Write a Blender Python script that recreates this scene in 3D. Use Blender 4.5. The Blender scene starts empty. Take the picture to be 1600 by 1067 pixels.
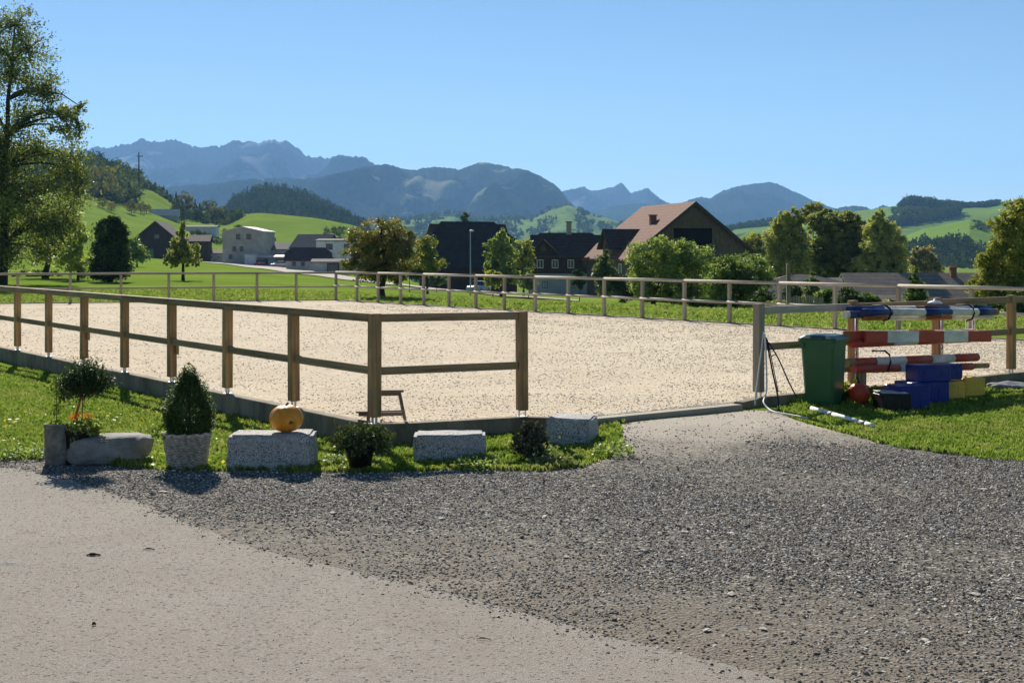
import bpy, bmesh, math, random
import numpy as np
from mathutils import Vector, Matrix
R = random.Random(7); NR = np.random.RandomState(7)
S = bpy.context.scene
COL = S.collection
# ---------------- camera, sky, sun, exposure ----------------
F_PX, CX, HY, CAMH = 2215.0, 800.0, 394.0, 2.2
cam = bpy.data.cameras.new('camera'); camo = bpy.data.objects.new('camera', cam); COL.objects.link(camo)
camo.location = (0, 0, CAMH); camo.rotation_euler = (math.pi/2, 0, 0)
cam.sensor_width = 36; cam.lens = 36*F_PX/1600; cam.shift_y = -(533.5-HY)/1600
cam.clip_start = .1; cam.clip_end = 60000
S.camera = camo
SUN_EL = math.radians(33); SUN_AZ = math.radians(-15.5)      # azimuth from +Y towards +X
W = bpy.data.worlds.new("World"); S.world = W; W.use_nodes = True
nt = W.node_tree; bg = nt.nodes['Background']; sky = nt.nodes.new('ShaderNodeTexSky')
sky.sky_type = 'NISHITA'; sky.sun_disc = False; sky.sun_elevation = SUN_EL; sky.sun_rotation = SUN_AZ
sky.altitude = 2600; sky.air_density = 1.0; sky.dust_density = 0.25; sky.ozone_density = 1.3
hs = nt.nodes.new('ShaderNodeHueSaturation'); hs.inputs['Saturation'].default_value = 1.15; hs.inputs['Value'].default_value = 1.0
nt.links.new(sky.outputs[0], hs.inputs['Color']); nt.links.new(hs.outputs[0], bg.inputs[0]); bg.inputs[1].default_value = .052
sl = bpy.data.lights.new('sun', 'SUN'); sl.energy = 5.0; sl.angle = math.radians(.5); sl.color = (1, .93, .82)
so = bpy.data.objects.new('sun', sl); COL.objects.link(so)
sdir = Vector((math.sin(SUN_AZ)*math.cos(SUN_EL), math.cos(SUN_AZ)*math.cos(SUN_EL), math.sin(SUN_EL)))
so.rotation_euler = sdir.to_track_quat('Z', 'Y').to_euler(); so.location = (-20, 40, 40)
S.view_settings.view_transform = 'Standard'; S.view_settings.look = 'None'
S.view_settings.exposure = 0.8; S.view_settings.gamma = 1
try: S.view_settings.use_curve_mapping = False
except Exception: pass
S.render.engine = 'CYCLES'
S.cycles.max_bounces = 6; S.cycles.diffuse_bounces = 3; S.cycles.glossy_bounces = 2
S.cycles.transmission_bounces = 4; S.cycles.transparent_max_bounces = 8; S.cycles.volume_bounces = 1
S.cycles.use_denoising = True

# ---------------- helpers ----------------
def tag(o, label=None, cat=None, group=None, kind=None):
    if label: o['label'] = label
    if cat: o['category'] = cat
    if group: o['group'] = group
    if kind: o['kind'] = kind
    return o
def empty(name, loc=(0,0,0), rz=0, **k):
    o = bpy.data.objects.new(name, None); COL.objects.link(o); o.location = loc; o.rotation_euler = (0,0,rz)
    o.empty_display_size = .1
    return tag(o, **k)
def link(name, me, mats, parent=None, loc=(0,0,0), rot=(0,0,0), **k):
    if mats is not None and len(me.materials) == 0:
        for m in (mats if isinstance(mats, (list, tuple)) else [mats]): me.materials.append(m)
    o = bpy.data.objects.new(name, me); COL.objects.link(o); o.location = loc; o.rotation_euler = rot
    if parent: o.parent = parent
    return tag(o, **k)
def np_mesh(name, V, Fc, n=4, smooth=False, attr=None):
    me = bpy.data.meshes.new(name); V = np.asarray(V, np.float32); Fc = np.asarray(Fc, np.int32)
    me.vertices.add(len(V)); me.vertices.foreach_set('co', V.ravel())
    me.loops.add(Fc.size); me.loops.foreach_set('vertex_index', Fc.ravel())
    me.polygons.add(len(Fc)); me.polygons.foreach_set('loop_start', np.arange(0, Fc.size, n, dtype=np.int32))
    if smooth: me.polygons.foreach_set('use_smooth', np.ones(len(Fc), bool))
    me.update(calc_edges=True)
    if attr is not None:
        a = me.attributes.new('tint', 'FLOAT', 'POINT'); a.data.foreach_set('value', np.asarray(attr, np.float32))
    return me
def bm_mesh(name, bm, smooth=False):
    me = bpy.data.meshes.new(name); bm.normal_update(); bm.to_mesh(me); bm.free()
    if smooth:
        for p in me.polygons: p.use_smooth = True
    return me
def add_box(bm, lo, hi, mi=0, M=None, bevel=0):
    vs = [bm.verts.new((x,y,z)) for z in (lo[2],hi[2]) for y in (lo[1],hi[1]) for x in (lo[0],hi[0])]
    if M is not None:
        for v in vs: v.co = M @ v.co
    fs = []
    for f in ((0,2,3,1),(4,5,7,6),(0,1,5,4),(2,6,7,3),(0,4,6,2),(1,3,7,5)):
        ff = bm.faces.new([vs[i] for i in f]); ff.material_index = mi; fs.append(ff)
    if bevel:
        es = {e for f in fs for e in f.edges}
        r = bmesh.ops.bevel(bm, geom=list(es), offset=bevel, segments=1, affect='EDGES', profile=.5)
        for f in r['faces']: f.material_index = mi
    return vs
def box_me(lo, hi, bevel=0):
    bm = bmesh.new(); add_box(bm, lo, hi, bevel=bevel); return bm_mesh('box', bm)
def add_tube(bm, pts, rad, seg=8, mi=0, cap=True):
    pts = [Vector(p) for p in pts]; rads = rad if isinstance(rad, (list, tuple)) else [rad]*len(pts)
    rings = []; ref = Vector((0,0,1))
    for i, p in enumerate(pts):
        d = (pts[min(i+1, len(pts)-1)] - pts[max(i-1, 0)])
        if d.length < 1e-9: d = Vector((0,0,1))
        d.normalize()
        if i == 0: ref = Vector((1,0,0)) if abs(d.z) > .8 else Vector((0,0,1))
        a = d.cross(ref).normalized(); b = a.cross(d).normalized()
        ref = b if False else ref
        rings.append([bm.verts.new(p + (a*math.cos(t)+b*math.sin(t))*rads[i]) for t in [2*math.pi*k/seg for k in range(seg)]])
    for i in range(len(rings)-1):
        for k in range(seg):
            f = bm.faces.new((rings[i][k], rings[i][(k+1)%seg], rings[i+1][(k+1)%seg], rings[i+1][k])); f.material_index = mi; f.smooth = True
    if cap:
        f = bm.faces.new(rings[0][::-1]); f.material_index = mi
        f = bm.faces.new(rings[-1]); f.material_index = mi
def add_lathe(bm, prof, seg=24, mi=0, c=(0,0,0), fn=None):
    rings = []
    for r, z in prof:
        ring = []
        for k in range(seg):
            t = 2*math.pi*k/seg; rr = r*(fn(t, z) if fn else 1)
            ring.append(bm.verts.new((c[0]+rr*math.cos(t), c[1]+rr*math.sin(t), c[2]+z)))
        rings.append(ring)
    for i in range(len(rings)-1):
        for k in range(seg):
            f = bm.faces.new((rings[i][k], rings[i][(k+1)%seg], rings[i+1][(k+1)%seg], rings[i+1][k])); f.material_index = mi; f.smooth = True
    for rg, fl in ((rings[0], True), (rings[-1], False)):
        f = bm.faces.new(rg[::-1] if fl else rg); f.material_index = mi
def poly_prism(bm, pts, axis_lo, axis_hi, f, mi=0):
    """pts 2D outline; f(u,v,w)->xyz with w in (lo,hi)"""
    a = [bm.verts.new(f(u,v,axis_lo)) for u,v in pts]; b = [bm.verts.new(f(u,v,axis_hi)) for u,v in pts]
    n = len(pts)
    bm.faces.new(a[::-1]).material_index = mi; bm.faces.new(b).material_index = mi
    for i in range(n): bm.faces.new((a[i], a[(i+1)%n], b[(i+1)%n], b[i])).material_index = mi
    bmesh.ops.recalc_face_normals(bm, faces=bm.faces)

_perm = NR.rand(256, 256)
def vnoise(x, y):
    x = np.asarray(x, float); y = np.asarray(y, float)
    xi = np.floor(x).astype(int); yi = np.floor(y).astype(int); fx = x-xi; fy = y-yi
    fx = fx*fx*(3-2*fx); fy = fy*fy*(3-2*fy)
    g = lambda a, b: _perm[a & 255, b & 255]
    return (g(xi,yi)*(1-fx)+g(xi+1,yi)*fx)*(1-fy) + (g(xi,yi+1)*(1-fx)+g(xi+1,yi+1)*fx)*fy
def fbm(x, y, o=4):
    s = 0; a = .5; t = 0
    for i in range(o):
        s = s + a*(vnoise(x*2**i+17*i, y*2**i+31*i)-.5); t += a; a *= .5
    return s/t*2
def sstep(a, b, x):
    t = np.clip((np.asarray(x, float)-a)/(b-a), 0, 1); return t*t*(3-2*t)

# ---------------- materials ----------------
class NB:
    def __init__(s, name):
        s.m = bpy.data.materials.new(name); s.m.use_nodes = True; s.t = s.m.node_tree
        s.b = s.t.nodes['Principled BSDF']; s.out = s.t.nodes['Material Output']
        s.b.inputs['Specular IOR Level'].default_value = .3
    def n(s, typ, **k):
        nd = s.t.nodes.new(typ)
        for a, b in k.items():
            if a.startswith('i_'):
                key = a[2:]; key = int(key) if key.isdigit() else key.replace('_', ' ')
                if isinstance(b, bpy.types.NodeSocket): s.t.links.new(b, nd.inputs[key])
                else: nd.inputs[key].default_value = b
            else: setattr(nd, a, b)
        return nd
    def coord(s, kind='pos', scale=(1,1,1)):
        if kind == 'pos': o = s.n('ShaderNodeNewGeometry').outputs['Position']
        else: o = s.n('ShaderNodeTexCoord').outputs['Object']
        mp = s.n('ShaderNodeMapping'); mp.inputs['Scale'].default_value = scale; s.t.links.new(o, mp.inputs['Vector'])
        return mp.outputs[0]
    def noise(s, vec, scale, detail=4, rough=.55, dist=0):
        return s.n('ShaderNodeTexNoise', i_Vector=vec, i_Scale=scale, i_Detail=detail, i_Roughness=rough, i_Distortion=dist).outputs['Fac']
    def ramp(s, fac, stops, interp='LINEAR'):
        r = s.n('ShaderNodeValToRGB', i_Fac=fac); e = r.color_ramp.elements; r.color_ramp.interpolation = interp
        while len(e) < len(stops): e.new(.5)
        for el, (p, c) in zip(e, stops):
            el.position = p; el.color = (*c, 1) if not isinstance(c, (int, float)) else (c, c, c, 1)
        return r.outputs['Color']
    def mix(s, fac, a, b, mode='MIX'):
        m = s.n('ShaderNodeMix', data_type='RGBA', blend_type=mode)
        for idx, v in ((0, fac), (6, a), (7, b)):
            if isinstance(v, bpy.types.NodeSocket): s.t.links.new(v, m.inputs[idx])
            else: m.inputs[idx].default_value = v if isinstance(v, (int, float)) else (*v, 1)
        return m.outputs[2]
    def math(s, op, a, b=0):
        m = s.n('ShaderNodeMath', operation=op)
        for i, v in enumerate((a, b)):
            if isinstance(v, bpy.types.NodeSocket): s.t.links.new(v, m.inputs[i])
            else: m.inputs[i].default_value = v
        return m.outputs[0]
    def bump(s, h, strength=.5, dist=.01):
        b = s.n('ShaderNodeBump', i_Height=h, i_Strength=strength, i_Distance=dist)
        s.t.links.new(b.outputs[0], s.b.inputs['Normal']); return b
    def col(s, c): 
        if isinstance(c, bpy.types.NodeSocket): s.t.links.new(c, s.b.inputs['Base Color'])
        else: s.b.inputs['Base Color'].default_value = (*c, 1)
        return s
def simple(name, c1, c2=None, scale=3, rough=.8, bump=.3, bdist=.01, kind='obj', sc=(1,1,1), metal=0, spec=.3, detail=5, bscale=None):
    n = NB(name); v = n.coord(kind, sc); c2 = c2 or tuple(x*.7 for x in c1)
    f = n.noise(v, scale, detail)
    n.col(n.ramp(f, [(.32, c2), (.68, c1)]))
    n.b.inputs['Roughness'].default_value = rough; n.b.inputs['Metallic'].default_value = metal
    n.b.inputs['Specular IOR Level'].default_value = spec
    if bump: n.bump(n.noise(v, bscale or scale*6, 4), bump, bdist)
    return n.m
def wood(name, c1, c2, axis, knots=True, grey=None, rough=.8):
    n = NB(name); sc = [26,26,26]; sc[axis] = 1.3
    v = n.coord('obj', tuple(sc)); oi = n.n('ShaderNodeObjectInfo').outputs['Random']
    g = n.noise(v, 1.0, 5, .6, .4)
    base = n.ramp(g, [(.3, c2), (.62, c1)])
    v2 = n.coord('obj', (3,3,3)); big = n.noise(v2, 1.2, 3)
    if grey: base = n.mix(n.ramp(big, [(.42, 0.0), (.62, .8)]), base, grey)
    var = n.math('MULTIPLY_ADD', oi, .35); 
    nd = var.node; nd.inputs[2].default_value = .82
    cc = n.n('ShaderNodeCombineColor'); 
    for i in range(3): n.t.links.new(var, cc.inputs[i])
    base = n.mix(1.0, base, cc.outputs[0], 'MULTIPLY')
    n.col(base); n.b.inputs['Roughness'].default_value = rough
    n.bump(g, .35, .006); return n.m
def leafmat(name, c1, c2, trans=.45, shade=(1,1,1), rough=.5):
    n = NB(name); a = n.n('ShaderNodeAttribute', attribute_name='tint').outputs['Fac']
    c = n.ramp(a, [(0.0, c2), (1.0, c1)]); n.col(c); n.b.inputs['Roughness'].default_value = rough
    n.b.inputs['Specular IOR Level'].default_value = .35
    tr = n.n('ShaderNodeBsdfTranslucent'); tc = n.mix(1.0, c, (1.0, 1.0, .55), 'MULTIPLY'); n.t.links.new(tc, tr.inputs[0])
    ms = n.n('ShaderNodeMixShader'); ms.inputs[0].default_value = trans
    n.t.links.new(n.b.outputs[0], ms.inputs[1]); n.t.links.new(tr.outputs[0], ms.inputs[2]); n.t.links.new(ms.outputs[0], n.out.inputs[0])
    return n.m

# ---------------- terrain ----------------
def zpy(py, Y): return CAMH - (py-HY)*Y/F_PX
def xpx(px, Y): return (px-CX)/F_PX*Y
YS = [45,60,80,100,150,200,250,300,400,500,620,750,900,1200,1600]
TAB = {
 -1500:[480,471,452,440,424,415,408,404,396,380,340,300,260,240,245],
 0:   [485,471,452,440,424,415,408,404,398,372,335,300,262,240,245],
 140: [485,471,452,440,424,415,409,405,400,368,325,300,268,262,275],
 230: [485,471,452,441,425,416,411,407,402,385,351,322,296,290,300],
 290: [485,471,452,441,426,417,413,410,407,392,362,346,330,326,335],
 350: [485,471,453,442,427,420,416,413,411,398,377,352,338,338,350],
 400: [485,471,453,443,430,424,420,418,414,398,368,334,337,350,362],
 480: [485,471,455,447,437,432,428,425,418,402,370,341,346,362,375],
 550: [485,472,458,451,443,439,436,431,424,410,384,352,358,375,385],
 610: [485,474,462,456,449,445,441,436,430,423,410,392,388,392,392],
 700: [486,480,470,464,458,453,450,447,440,432,424,415,408,402,398],
 800: [490,485,477,472,466,460,456,452,445,436,428,420,410,404,400],
 940: [495,490,484,480,473,463,460,455,448,438,430,420,410,404,400],
 1140:[500,497,494,491,484,476,468,462,452,442,434,424,414,406,400],
 1300:[502,499,496,492,486,478,472,466,456,446,438,428,420,410,405],
 1600:[502,499,496,492,486,478,472,466,456,446,438,428,420,410,405],
 3200:[502,499,496,492,486,478,472,466,456,446,438,428,420,410,405]}
TPX = np.array(sorted(TAB)); TY = np.log(np.array(YS)); TP = np.array([TAB[k] for k in sorted(TAB)], float)
TZ = CAMH - (TP-HY)*np.array(YS)[None,:]/F_PX
def ztab(X, Y):
    X = np.asarray(X, float); Y = np.asarray(Y, float)
    Yc = np.clip(Y, 45, 1600); px = np.clip(CX + F_PX*X/np.maximum(Y, 20), -1499, 3199); ly = np.log(Yc)
    i = np.clip(np.searchsorted(TPX, px, 'right')-1, 0, len(TPX)-2); j = np.clip(np.searchsorted(TY, ly, 'right')-1, 0, len(TY)-2)
    fu = (px-TPX[i])/(TPX[i+1]-TPX[i]); fv = (ly-TY[j])/(TY[j+1]-TY[j])
    fu = fu*.5 + .5*fu*fu*(3-2*fu)
    # catmull-like smoothing along depth by linear
    return (TZ[i,j]*(1-fu)+TZ[i+1,j]*fu)*(1-fv) + (TZ[i,j+1]*(1-fu)+TZ[i+1,j+1]*fu)*fv
D1 = np.array([-.5646, .8254]); D2 = np.array([.8254, .5646])
P0 = np.array([-1.55, 15.97]); P2 = np.array([.12, 16.75]); PG = np.array([3.29, 18.92]); PR = np.array([7.97, 22.64])
FC = np.array([-7.18, 57.8]); FR = np.array([8.18, 35.9]); FL = np.array([-18.8, 54.0])
def isect(a, d, b, e):
    A = np.array([[d[0], -e[0]], [d[1], -e[1]]]); t = np.linalg.solve(A, b-a); return a+d*t[0]
dN = (PR-PG)/np.linalg.norm(PR-PG); dFR = (FR-FC)/np.linalg.norm(FR-FC); dFL = (FL-FC)/np.linalg.norm(FL-FC)
CL = isect(P0, D1, FC, dFL); CR = isect(PR, dN, FC, dFR)
ARENA = [P0, CL, FC, CR]
def out_dist(X, Y):
    """signed distance outside the two far sides of the arena"""
    n1 = np.array([dFR[1], -dFR[0]]); n1 = n1 if n1 @ (P0-FC) < 0 else -n1
    n2 = np.array([dFL[1], -dFL[0]]); n2 = n2 if n2 @ (P0-FC) < 0 else -n2
    a = (X-FC[0])*n1[0]+(Y-FC[1])*n1[1]; b = (X-FC[0])*n2[0]+(Y-FC[1])*n2[1]
    return np.maximum(a, b)
def in_dist(X, Y):
    """distance inside the near sides (positive within arena side)"""
    nl = np.array([D1[1], -D1[0]]); nl = nl if nl @ (FC-P0) > 0 else -nl
    nn = np.array([-dN[1], dN[0]]); nn = nn if nn @ (FC-P0) > 0 else -nn
    a = (X-P0[0])*nl[0]+(Y-P0[1])*nl[1]; b = (X-P0[0])*nn[0]+(Y-P0[1])*nn[1]
    return np.minimum(a, b)
def H(X, Y):
    X = np.asarray(X, float); Y = np.asarray(Y, float)
    near = (.125*sstep(-2.2, 1.0, X)+.06*sstep(.6,1.3,X)*(1-sstep(3.0,3.7,X)))*sstep(12.5, 17.5, Y) + .15*sstep(26, 50, Y)*(1-sstep(-2.2,1.2,X))
    D = out_dist(X, Y); w = sstep(0, 24, D)
    near = near + .04*fbm(X*.35, Y*.35, 2)*sstep(10, 14, Y)*.6
    ins = (in_dist(X, Y) > .25) & (D < -.1)
    near = np.where(ins, 0.02, near)
    near = np.where((D > -.1) & (D < 24), np.maximum(near, .17), near)
    far = ztab(X, Y); und = fbm(X/60, Y/60, 3)*sstep(420, 900, Y)*2.5
    return near*(1-w) + (far+und)*w
def H1(x, y): return float(H(np.array([x]), np.array([y]))[0])
def P(px, py, dz=0.0):
    """ground point seen at a picture position (for laying out the place)"""
    Y = 14.0
    for _ in range(60):
        z = H1(xpx(px, Y), Y)+dz; Yn = F_PX*(CAMH-z)/(py-HY); Y = .5*Y+.5*Yn
    return np.array([xpx(px, Y), Y])
def at(px, Y): return xpx(px, Y), Y, H1(xpx(px, Y), Y)
# ---------------- surface materials ----------------
def m_asphalt():
    n = NB('asphalt'); v = n.coord('pos')
    f = n.noise(v, 160, 3, .7); big = n.noise(v, .8, 4); vo = n.n('ShaderNodeTexVoronoi', i_Vector=v, i_Scale=105); vr = n.n('ShaderNodeTexVoronoi', i_Vector=v, i_Scale=60)
    c = n.ramp(f, [(.34, (.13,.115,.098)), (.47, (.30,.268,.228)), (.62, (.47,.43,.375))])
    c = n.mix(n.ramp(big, [(.35, 0.0), (.7, .5)]), c, (.31,.275,.225))
    sepr = n.n('ShaderNodeSeparateColor', i_Color=vr.outputs['Color']).outputs[0]
    c = n.mix(n.ramp(sepr, [(.90, 0.0), (.94, .5)]), c, (.42,.39,.34))
    c = n.mix(n.ramp(sepr, [(.05, .75), (.08, 0.0)]), c, (.07,.065,.06))
    st = n.noise(v, 2.6, 6, .7, 1.2); c = n.mix(n.ramp(st, [(.60, 0.0), (.72, .35)]), c, (.12,.11,.10))
    wp = n.noise(v, .35, 5, .6, .6); c = n.mix(n.ramp(wp, [(.44, 0.0), (.5, .14), (.62, .0)]), c, (.19,.165,.135))
    n.col(c); n.b.inputs['Roughness'].default_value = .9; n.b.inputs['Specular IOR Level'].default_value = .08
    h = n.math('ADD', f, n.math('MULTIPLY', vo.outputs['Distance'], .8)); n.bump(h, 1.0, .007); return n.m
def m_gravel():
    n = NB('gravel_ground'); v = n.coord('pos')
    big = n.noise(v, .55, 5, .6, .5); sm = n.noise(v, 60, 4, .7); vo = n.n('ShaderNodeTexVoronoi', i_Vector=v, i_Scale=42)
    cell = n.n('ShaderNodeSeparateColor', i_Color=vo.outputs['Color']).outputs[0]
    c = n.ramp(cell, [(0, (.04,.036,.030)), (.55, (.12,.108,.092)), (.85, (.24,.222,.19)), (1, (.48,.45,.39))])
    dirt = n.ramp(sm, [(.3, (.085,.072,.056)), (.5, (.18,.155,.122)), (.7, (.27,.235,.19))]); tr = n.noise(n.coord('pos', (.5,1.6,1)), 1.4, 6, .7, .8); dirt = n.mix(n.ramp(tr, [(.5, 0.0), (.62, .6)]), dirt, (.30,.265,.215))
    # dirt towards the road edge and pale sand near the gate (where it has been trodden out)
    sx = n.n('ShaderNodeSeparateXYZ', i_Vector=v)
    e = n.math('ADD', n.math('MULTIPLY', sx.outputs[0], .72), sx.outputs[1])       # grows away from the road
    e = n.math('ADD', e, n.math('MULTIPLY', n.math('SUBTRACT', big, .5), 3.2))
    c = n.mix(n.ramp(n.math('MULTIPLY', e, .05), [(.44, .9), (.56, .12)]), c, dirt)
    g = n.math('ADD', sx.outputs[1], n.math('MULTIPLY', n.math('SUBTRACT', n.noise(v, 1.3, 5), .5), 2.2))
    g = n.math('ADD', g, n.math('MULTIPLY', sx.outputs[0], -.42))
    sand = n.ramp(sm, [(.3, (.33,.285,.22)), (.7, (.56,.50,.415))])
    gx = n.ramp(n.math('MULTIPLY', n.math('ADD', sx.outputs[0], n.math('MULTIPLY', big, 1.0)), .2), [(.16, 0.0), (.26, 1.0)])
    gm = n.math('MULTIPLY', n.ramp(n.math('MULTIPLY', g, .05), [(.69, 0.0), (.78, .95)]), gx)
    c = n.mix(gm, c, sand)
    n.col(c); n.b.inputs['Roughness'].default_value = .9; n.b.inputs['Specular IOR Level'].default_value = .08
    n.bump(n.math('ADD', vo.outputs['Distance'], n.math('MULTIPLY', sm, .5)), .8, .014); return n.m
def m_sand():
    n = NB('arena_sand'); v = n.coord('pos'); v2 = n.coord('pos', (1, 1.0, 1))
    a = n.noise(v, 9, 5, .65); b = n.noise(v2, 42, 3, .7); big = n.noise(v, .35, 4)
    c = n.ramp(b, [(.30, (.44,.36,.255)), (.44, (.68,.585,.445)), (.7, (.80,.71,.565))])
    c = n.mix(n.ramp(n.noise(v, 16, 4, .8), [(.58, 0.0), (.70, .6)]), c, (.40,.32,.22))
    c = n.mix(n.ramp(big, [(.35, 0.0), (.65, .42)]), c, (.58,.475,.345)); tk = n.noise(n.coord('pos', (1,.5,1)), 1.1, 5, .7, .6); c = n.mix(n.ramp(tk, [(.5, 0.0), (.66, .3)]), c, (.56,.46,.33))
    n.col(c); n.b.inputs['Roughness'].default_value = .95; n.b.inputs['Specular IOR Level'].default_value = 0
    n.bump(n.math('ADD', a, n.math('MULTIPLY', b, .35)), .9, .05); return n.m
def m_grass():
    n = NB('meadow_grass'); v = n.coord('pos')
    f = n.noise(v, 30, 5, .7); m = n.noise(v, 2.2, 5, .6); big = n.noise(v, .045, 4, .55); huge = n.noise(v, .012, 3)
    c = n.ramp(f, [(.3, (.08,.135,.018)), (.7, (.19,.275,.04))])
    c = n.mix(n.ramp(m, [(.4, 0.0), (.7, .55)]), c, (.22,.30,.055))
    c = n.mix(n.ramp(big, [(.42, 0.0), (.6, .5)]), c, (.23,.31,.05))
    c = n.mix(n.ramp(huge, [(.45, 0.0), (.65, .35)]), c, (.12,.19,.035))
    n.col(c); n.b.inputs['Roughness'].default_value = .9; n.b.inputs['Specular IOR Level'].default_value = 0
    n.bump(n.math('ADD', f, m), .6, .05)
    tr = n.n('ShaderNodeBsdfTranslucent')
    return n.m
def m_hill(name, c_wood, c_mead, thr, scale, rock=None, rthr=.7, stretch=2.2, c_w2=None):
    n = NB(name); v = n.coord('pos', (1, 1, stretch))
    f = n.noise(v, scale, 7, .62, .3); g = n.noise(v, scale*14, 4, .7); q = n.noise(v, scale*1.7+.0001, 6, .6)
    w = n.ramp(g, [(.35, tuple(x*.55 for x in c_wood)), (.65, c_w2 or c_wood)])
    md = n.ramp(g, [(.3, tuple(x*.8 for x in c_mead)), (.7, c_mead)])
    c = n.mix(n.ramp(f, [(thr, 0.0), (thr+.035, 1.0)]), w, md)
    if rock: c = n.mix(n.ramp(q, [(rthr, 0.0), (rthr+.06, .8)]), c, rock)
    n.col(c); n.b.inputs['Roughness'].default_value = 1; n.b.inputs['Specular IOR Level'].default_value = 0
    n.bump(n.math('ADD', f, n.math('MULTIPLY', g, .25)), .7, .25/scale*.25)
    return n.m
def m_concrete(name, c1, c2, streak=False, sc=3):
    n = NB(name); v = n.coord('pos', (1,1,.35 if streak else 1))
    a = n.noise(v, sc, 6, .65, .3); b = n.noise(n.coord('pos'), 90, 3, .7)
    c = n.ramp(a, [(.33, c2), (.66, c1)]); c = n.mix(n.ramp(b, [(.35, .35), (.5, 0.0)]), c, tuple(x*.4 for x in c2))
    n.col(c); n.b.inputs['Roughness'].default_value = .9; n.bump(n.math('ADD', a, b), .4, .01); return n.m
def m_granite():
    n = NB('granite'); v = n.coord('obj')
    b = n.noise(v, 75, 3, .75); a = n.noise(v, 6, 5); vo = n.n('ShaderNodeTexVoronoi', i_Vector=v, i_Scale=95)
    sp = n.n('ShaderNodeSeparateColor', i_Color=vo.outputs['Color']).outputs[1]
    c = n.ramp(b, [(.36, (.20,.20,.195)), (.5, (.42,.41,.39)), (.64, (.66,.645,.61))])
    c = n.mix(n.ramp(sp, [(.84, 0.0), (.88, .85)]), c, (.07,.07,.075))
    c = n.mix(n.ramp(a, [(.45, 0.0), (.7, .4)]), c, (.34,.325,.28))
    n.col(c); n.b.inputs['Roughness'].default_value = .85; n.bump(n.math('ADD', n.math('MULTIPLY', a, 1.5), b), .7, .012); return n.m

ASPH = m_asphalt(); GRAV = m_gravel(); SAND = m_sand(); GRASS = m_grass(); GRAN = m_granite()
CONC = m_concrete('kerb_concrete', (.30,.25,.175), (.12,.095,.062), True)
WPX = wood('fence_rail_wood', (.36,.24,.125), (.12,.08,.04), 0, grey=(.27,.195,.11))
WPZ = wood('fence_post_wood', (.50,.29,.13), (.16,.095,.045), 2, grey=(.27,.18,.085))
WGX = wood('weathered_rail_wood', (.50,.44,.35), (.28,.24,.18), 0, grey=(.35,.32,.27))
WGZ = wood('weathered_post_wood', (.42,.35,.26), (.21,.17,.12), 2, grey=(.32,.28,.22))
WFX = wood('far_rail_wood', (.36,.32,.24), (.20,.17,.12), 0, grey=(.27,.25,.19)); WFZ = wood('far_post_wood', (.34,.29,.21), (.18,.15,.10), 2, grey=(.25,.22,.16))
METAL = simple('galvanised_steel', (.55,.56,.57), (.38,.39,.40), 20, .45, .1, metal=.8)

# ---------------- ground ----------------
def gridmesh(U, V, fn):
    uu, vv = np.meshgrid(U, V, indexing='ij'); x, y, z = fn(uu, vv)
    vs = np.stack([x.ravel(), y.ravel(), z.ravel()], 1); nu, nv = len(U), len(V)
    a = (np.arange(nu-1)[:,None]*nv + np.arange(nv-1)[None,:]).ravel()
    return vs, np.stack([a, a+nv, a+nv+1, a+1], 1)
Yl = np.concatenate([np.linspace(9, 62, 150), np.exp(np.linspace(np.log(62.6), np.log(1600), 170))])
U = np.linspace(-2300, 3800, 520)
def f_ter(px, Y):
    X = (px-CX)/F_PX*Y; return X, Y, H(X, Y)
V1, F1 = gridmesh(U, Yl, f_ter)
me = np_mesh('ground', V1, F1, smooth=True); link('ground', me, GRASS, kind='structure')
# the land around and behind the camera, and the valley floor beyond
def flat(name, x0, x1, y0, y1, z, mat):
    me = np_mesh(name, [(x0,y0,z),(x1,y0,z),(x1,y1,z),(x0,y1,z)], [(0,1,2,3)]); return link(name, me, mat, kind='structure')
flat('valley_floor', -16000, 16000, -3000, 16000, -28, GRASS)
flat('ground_behind', -40, 60, -80, 9.3, -.012, GRASS)

gb = np.array([(-60,18),(-12,16),(-5.5,15.15),(-4.6,14.9),(-3.9,14.45),(-3.25,14.2),(-2.9,14.12),(-2.4,14.18),(-1.9,14.1),(-1.5,13.98),(-.9,14.15),(-.3,14.2),(.1,14.0),(.7,14.3),(1.05,14.75),(1.22,15.4),(1.28,16.6),(1.3,16.75),(2.9,18.05),(3.42,18.35),(3.5,17.6),(3.9,16.2),(4.15,15.5),(4.7,14.95),(5.3,14.5),(8,13.2),(30,9),(60,8)], float)
ab = np.array([(-60,26),(-12,17.4),(-6.5,15.1),(-5.2,14.5),(-4.35,13.77),(-3.38,12.5),(-2.57,11.4),(-1.91,10.57),(-1.35,9.92),(-.62,9.2),(0,8.69),(.72,7.98),(1.47,7.2),(3,5.7),(6,2.5),(20,-12),(60,-50)], float)
def gtop(x): return np.interp(x, gb[:,0], gb[:,1]) + .09*fbm(x*2.3, x*0+3, 3)*(np.abs(x-2.2) > 1.0)
def atop(x): return np.interp(x, ab[:,0], ab[:,1]) + .12*fbm(x*1.7, x*0+9, 4)
Xs = np.concatenate([np.linspace(-60,-8,30)[:-1], np.linspace(-8,8,330), np.linspace(8,60,30)[1:]])
def sheet(name, top, dz, mat, rows):
    T = np.linspace(0, 1, rows)**.6
    def fn(x, t):
        y = -30 + (top(x)+30)*t; y = np.maximum(y, -60)
        return x, y, H(x, y)*sstep(6, 9.5, y)+dz
    v, f = gridmesh(Xs, T, fn); return link(name, np_mesh(name, v, f, smooth=True), mat, kind='structure')
sheet('gravel_yard', gtop, .004, GRAV, 150)
def fn_as(x): return np.minimum(atop(x), gtop(x)-.12)
sheet('asphalt_road', fn_as, .009, ASPH, 150)

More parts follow.
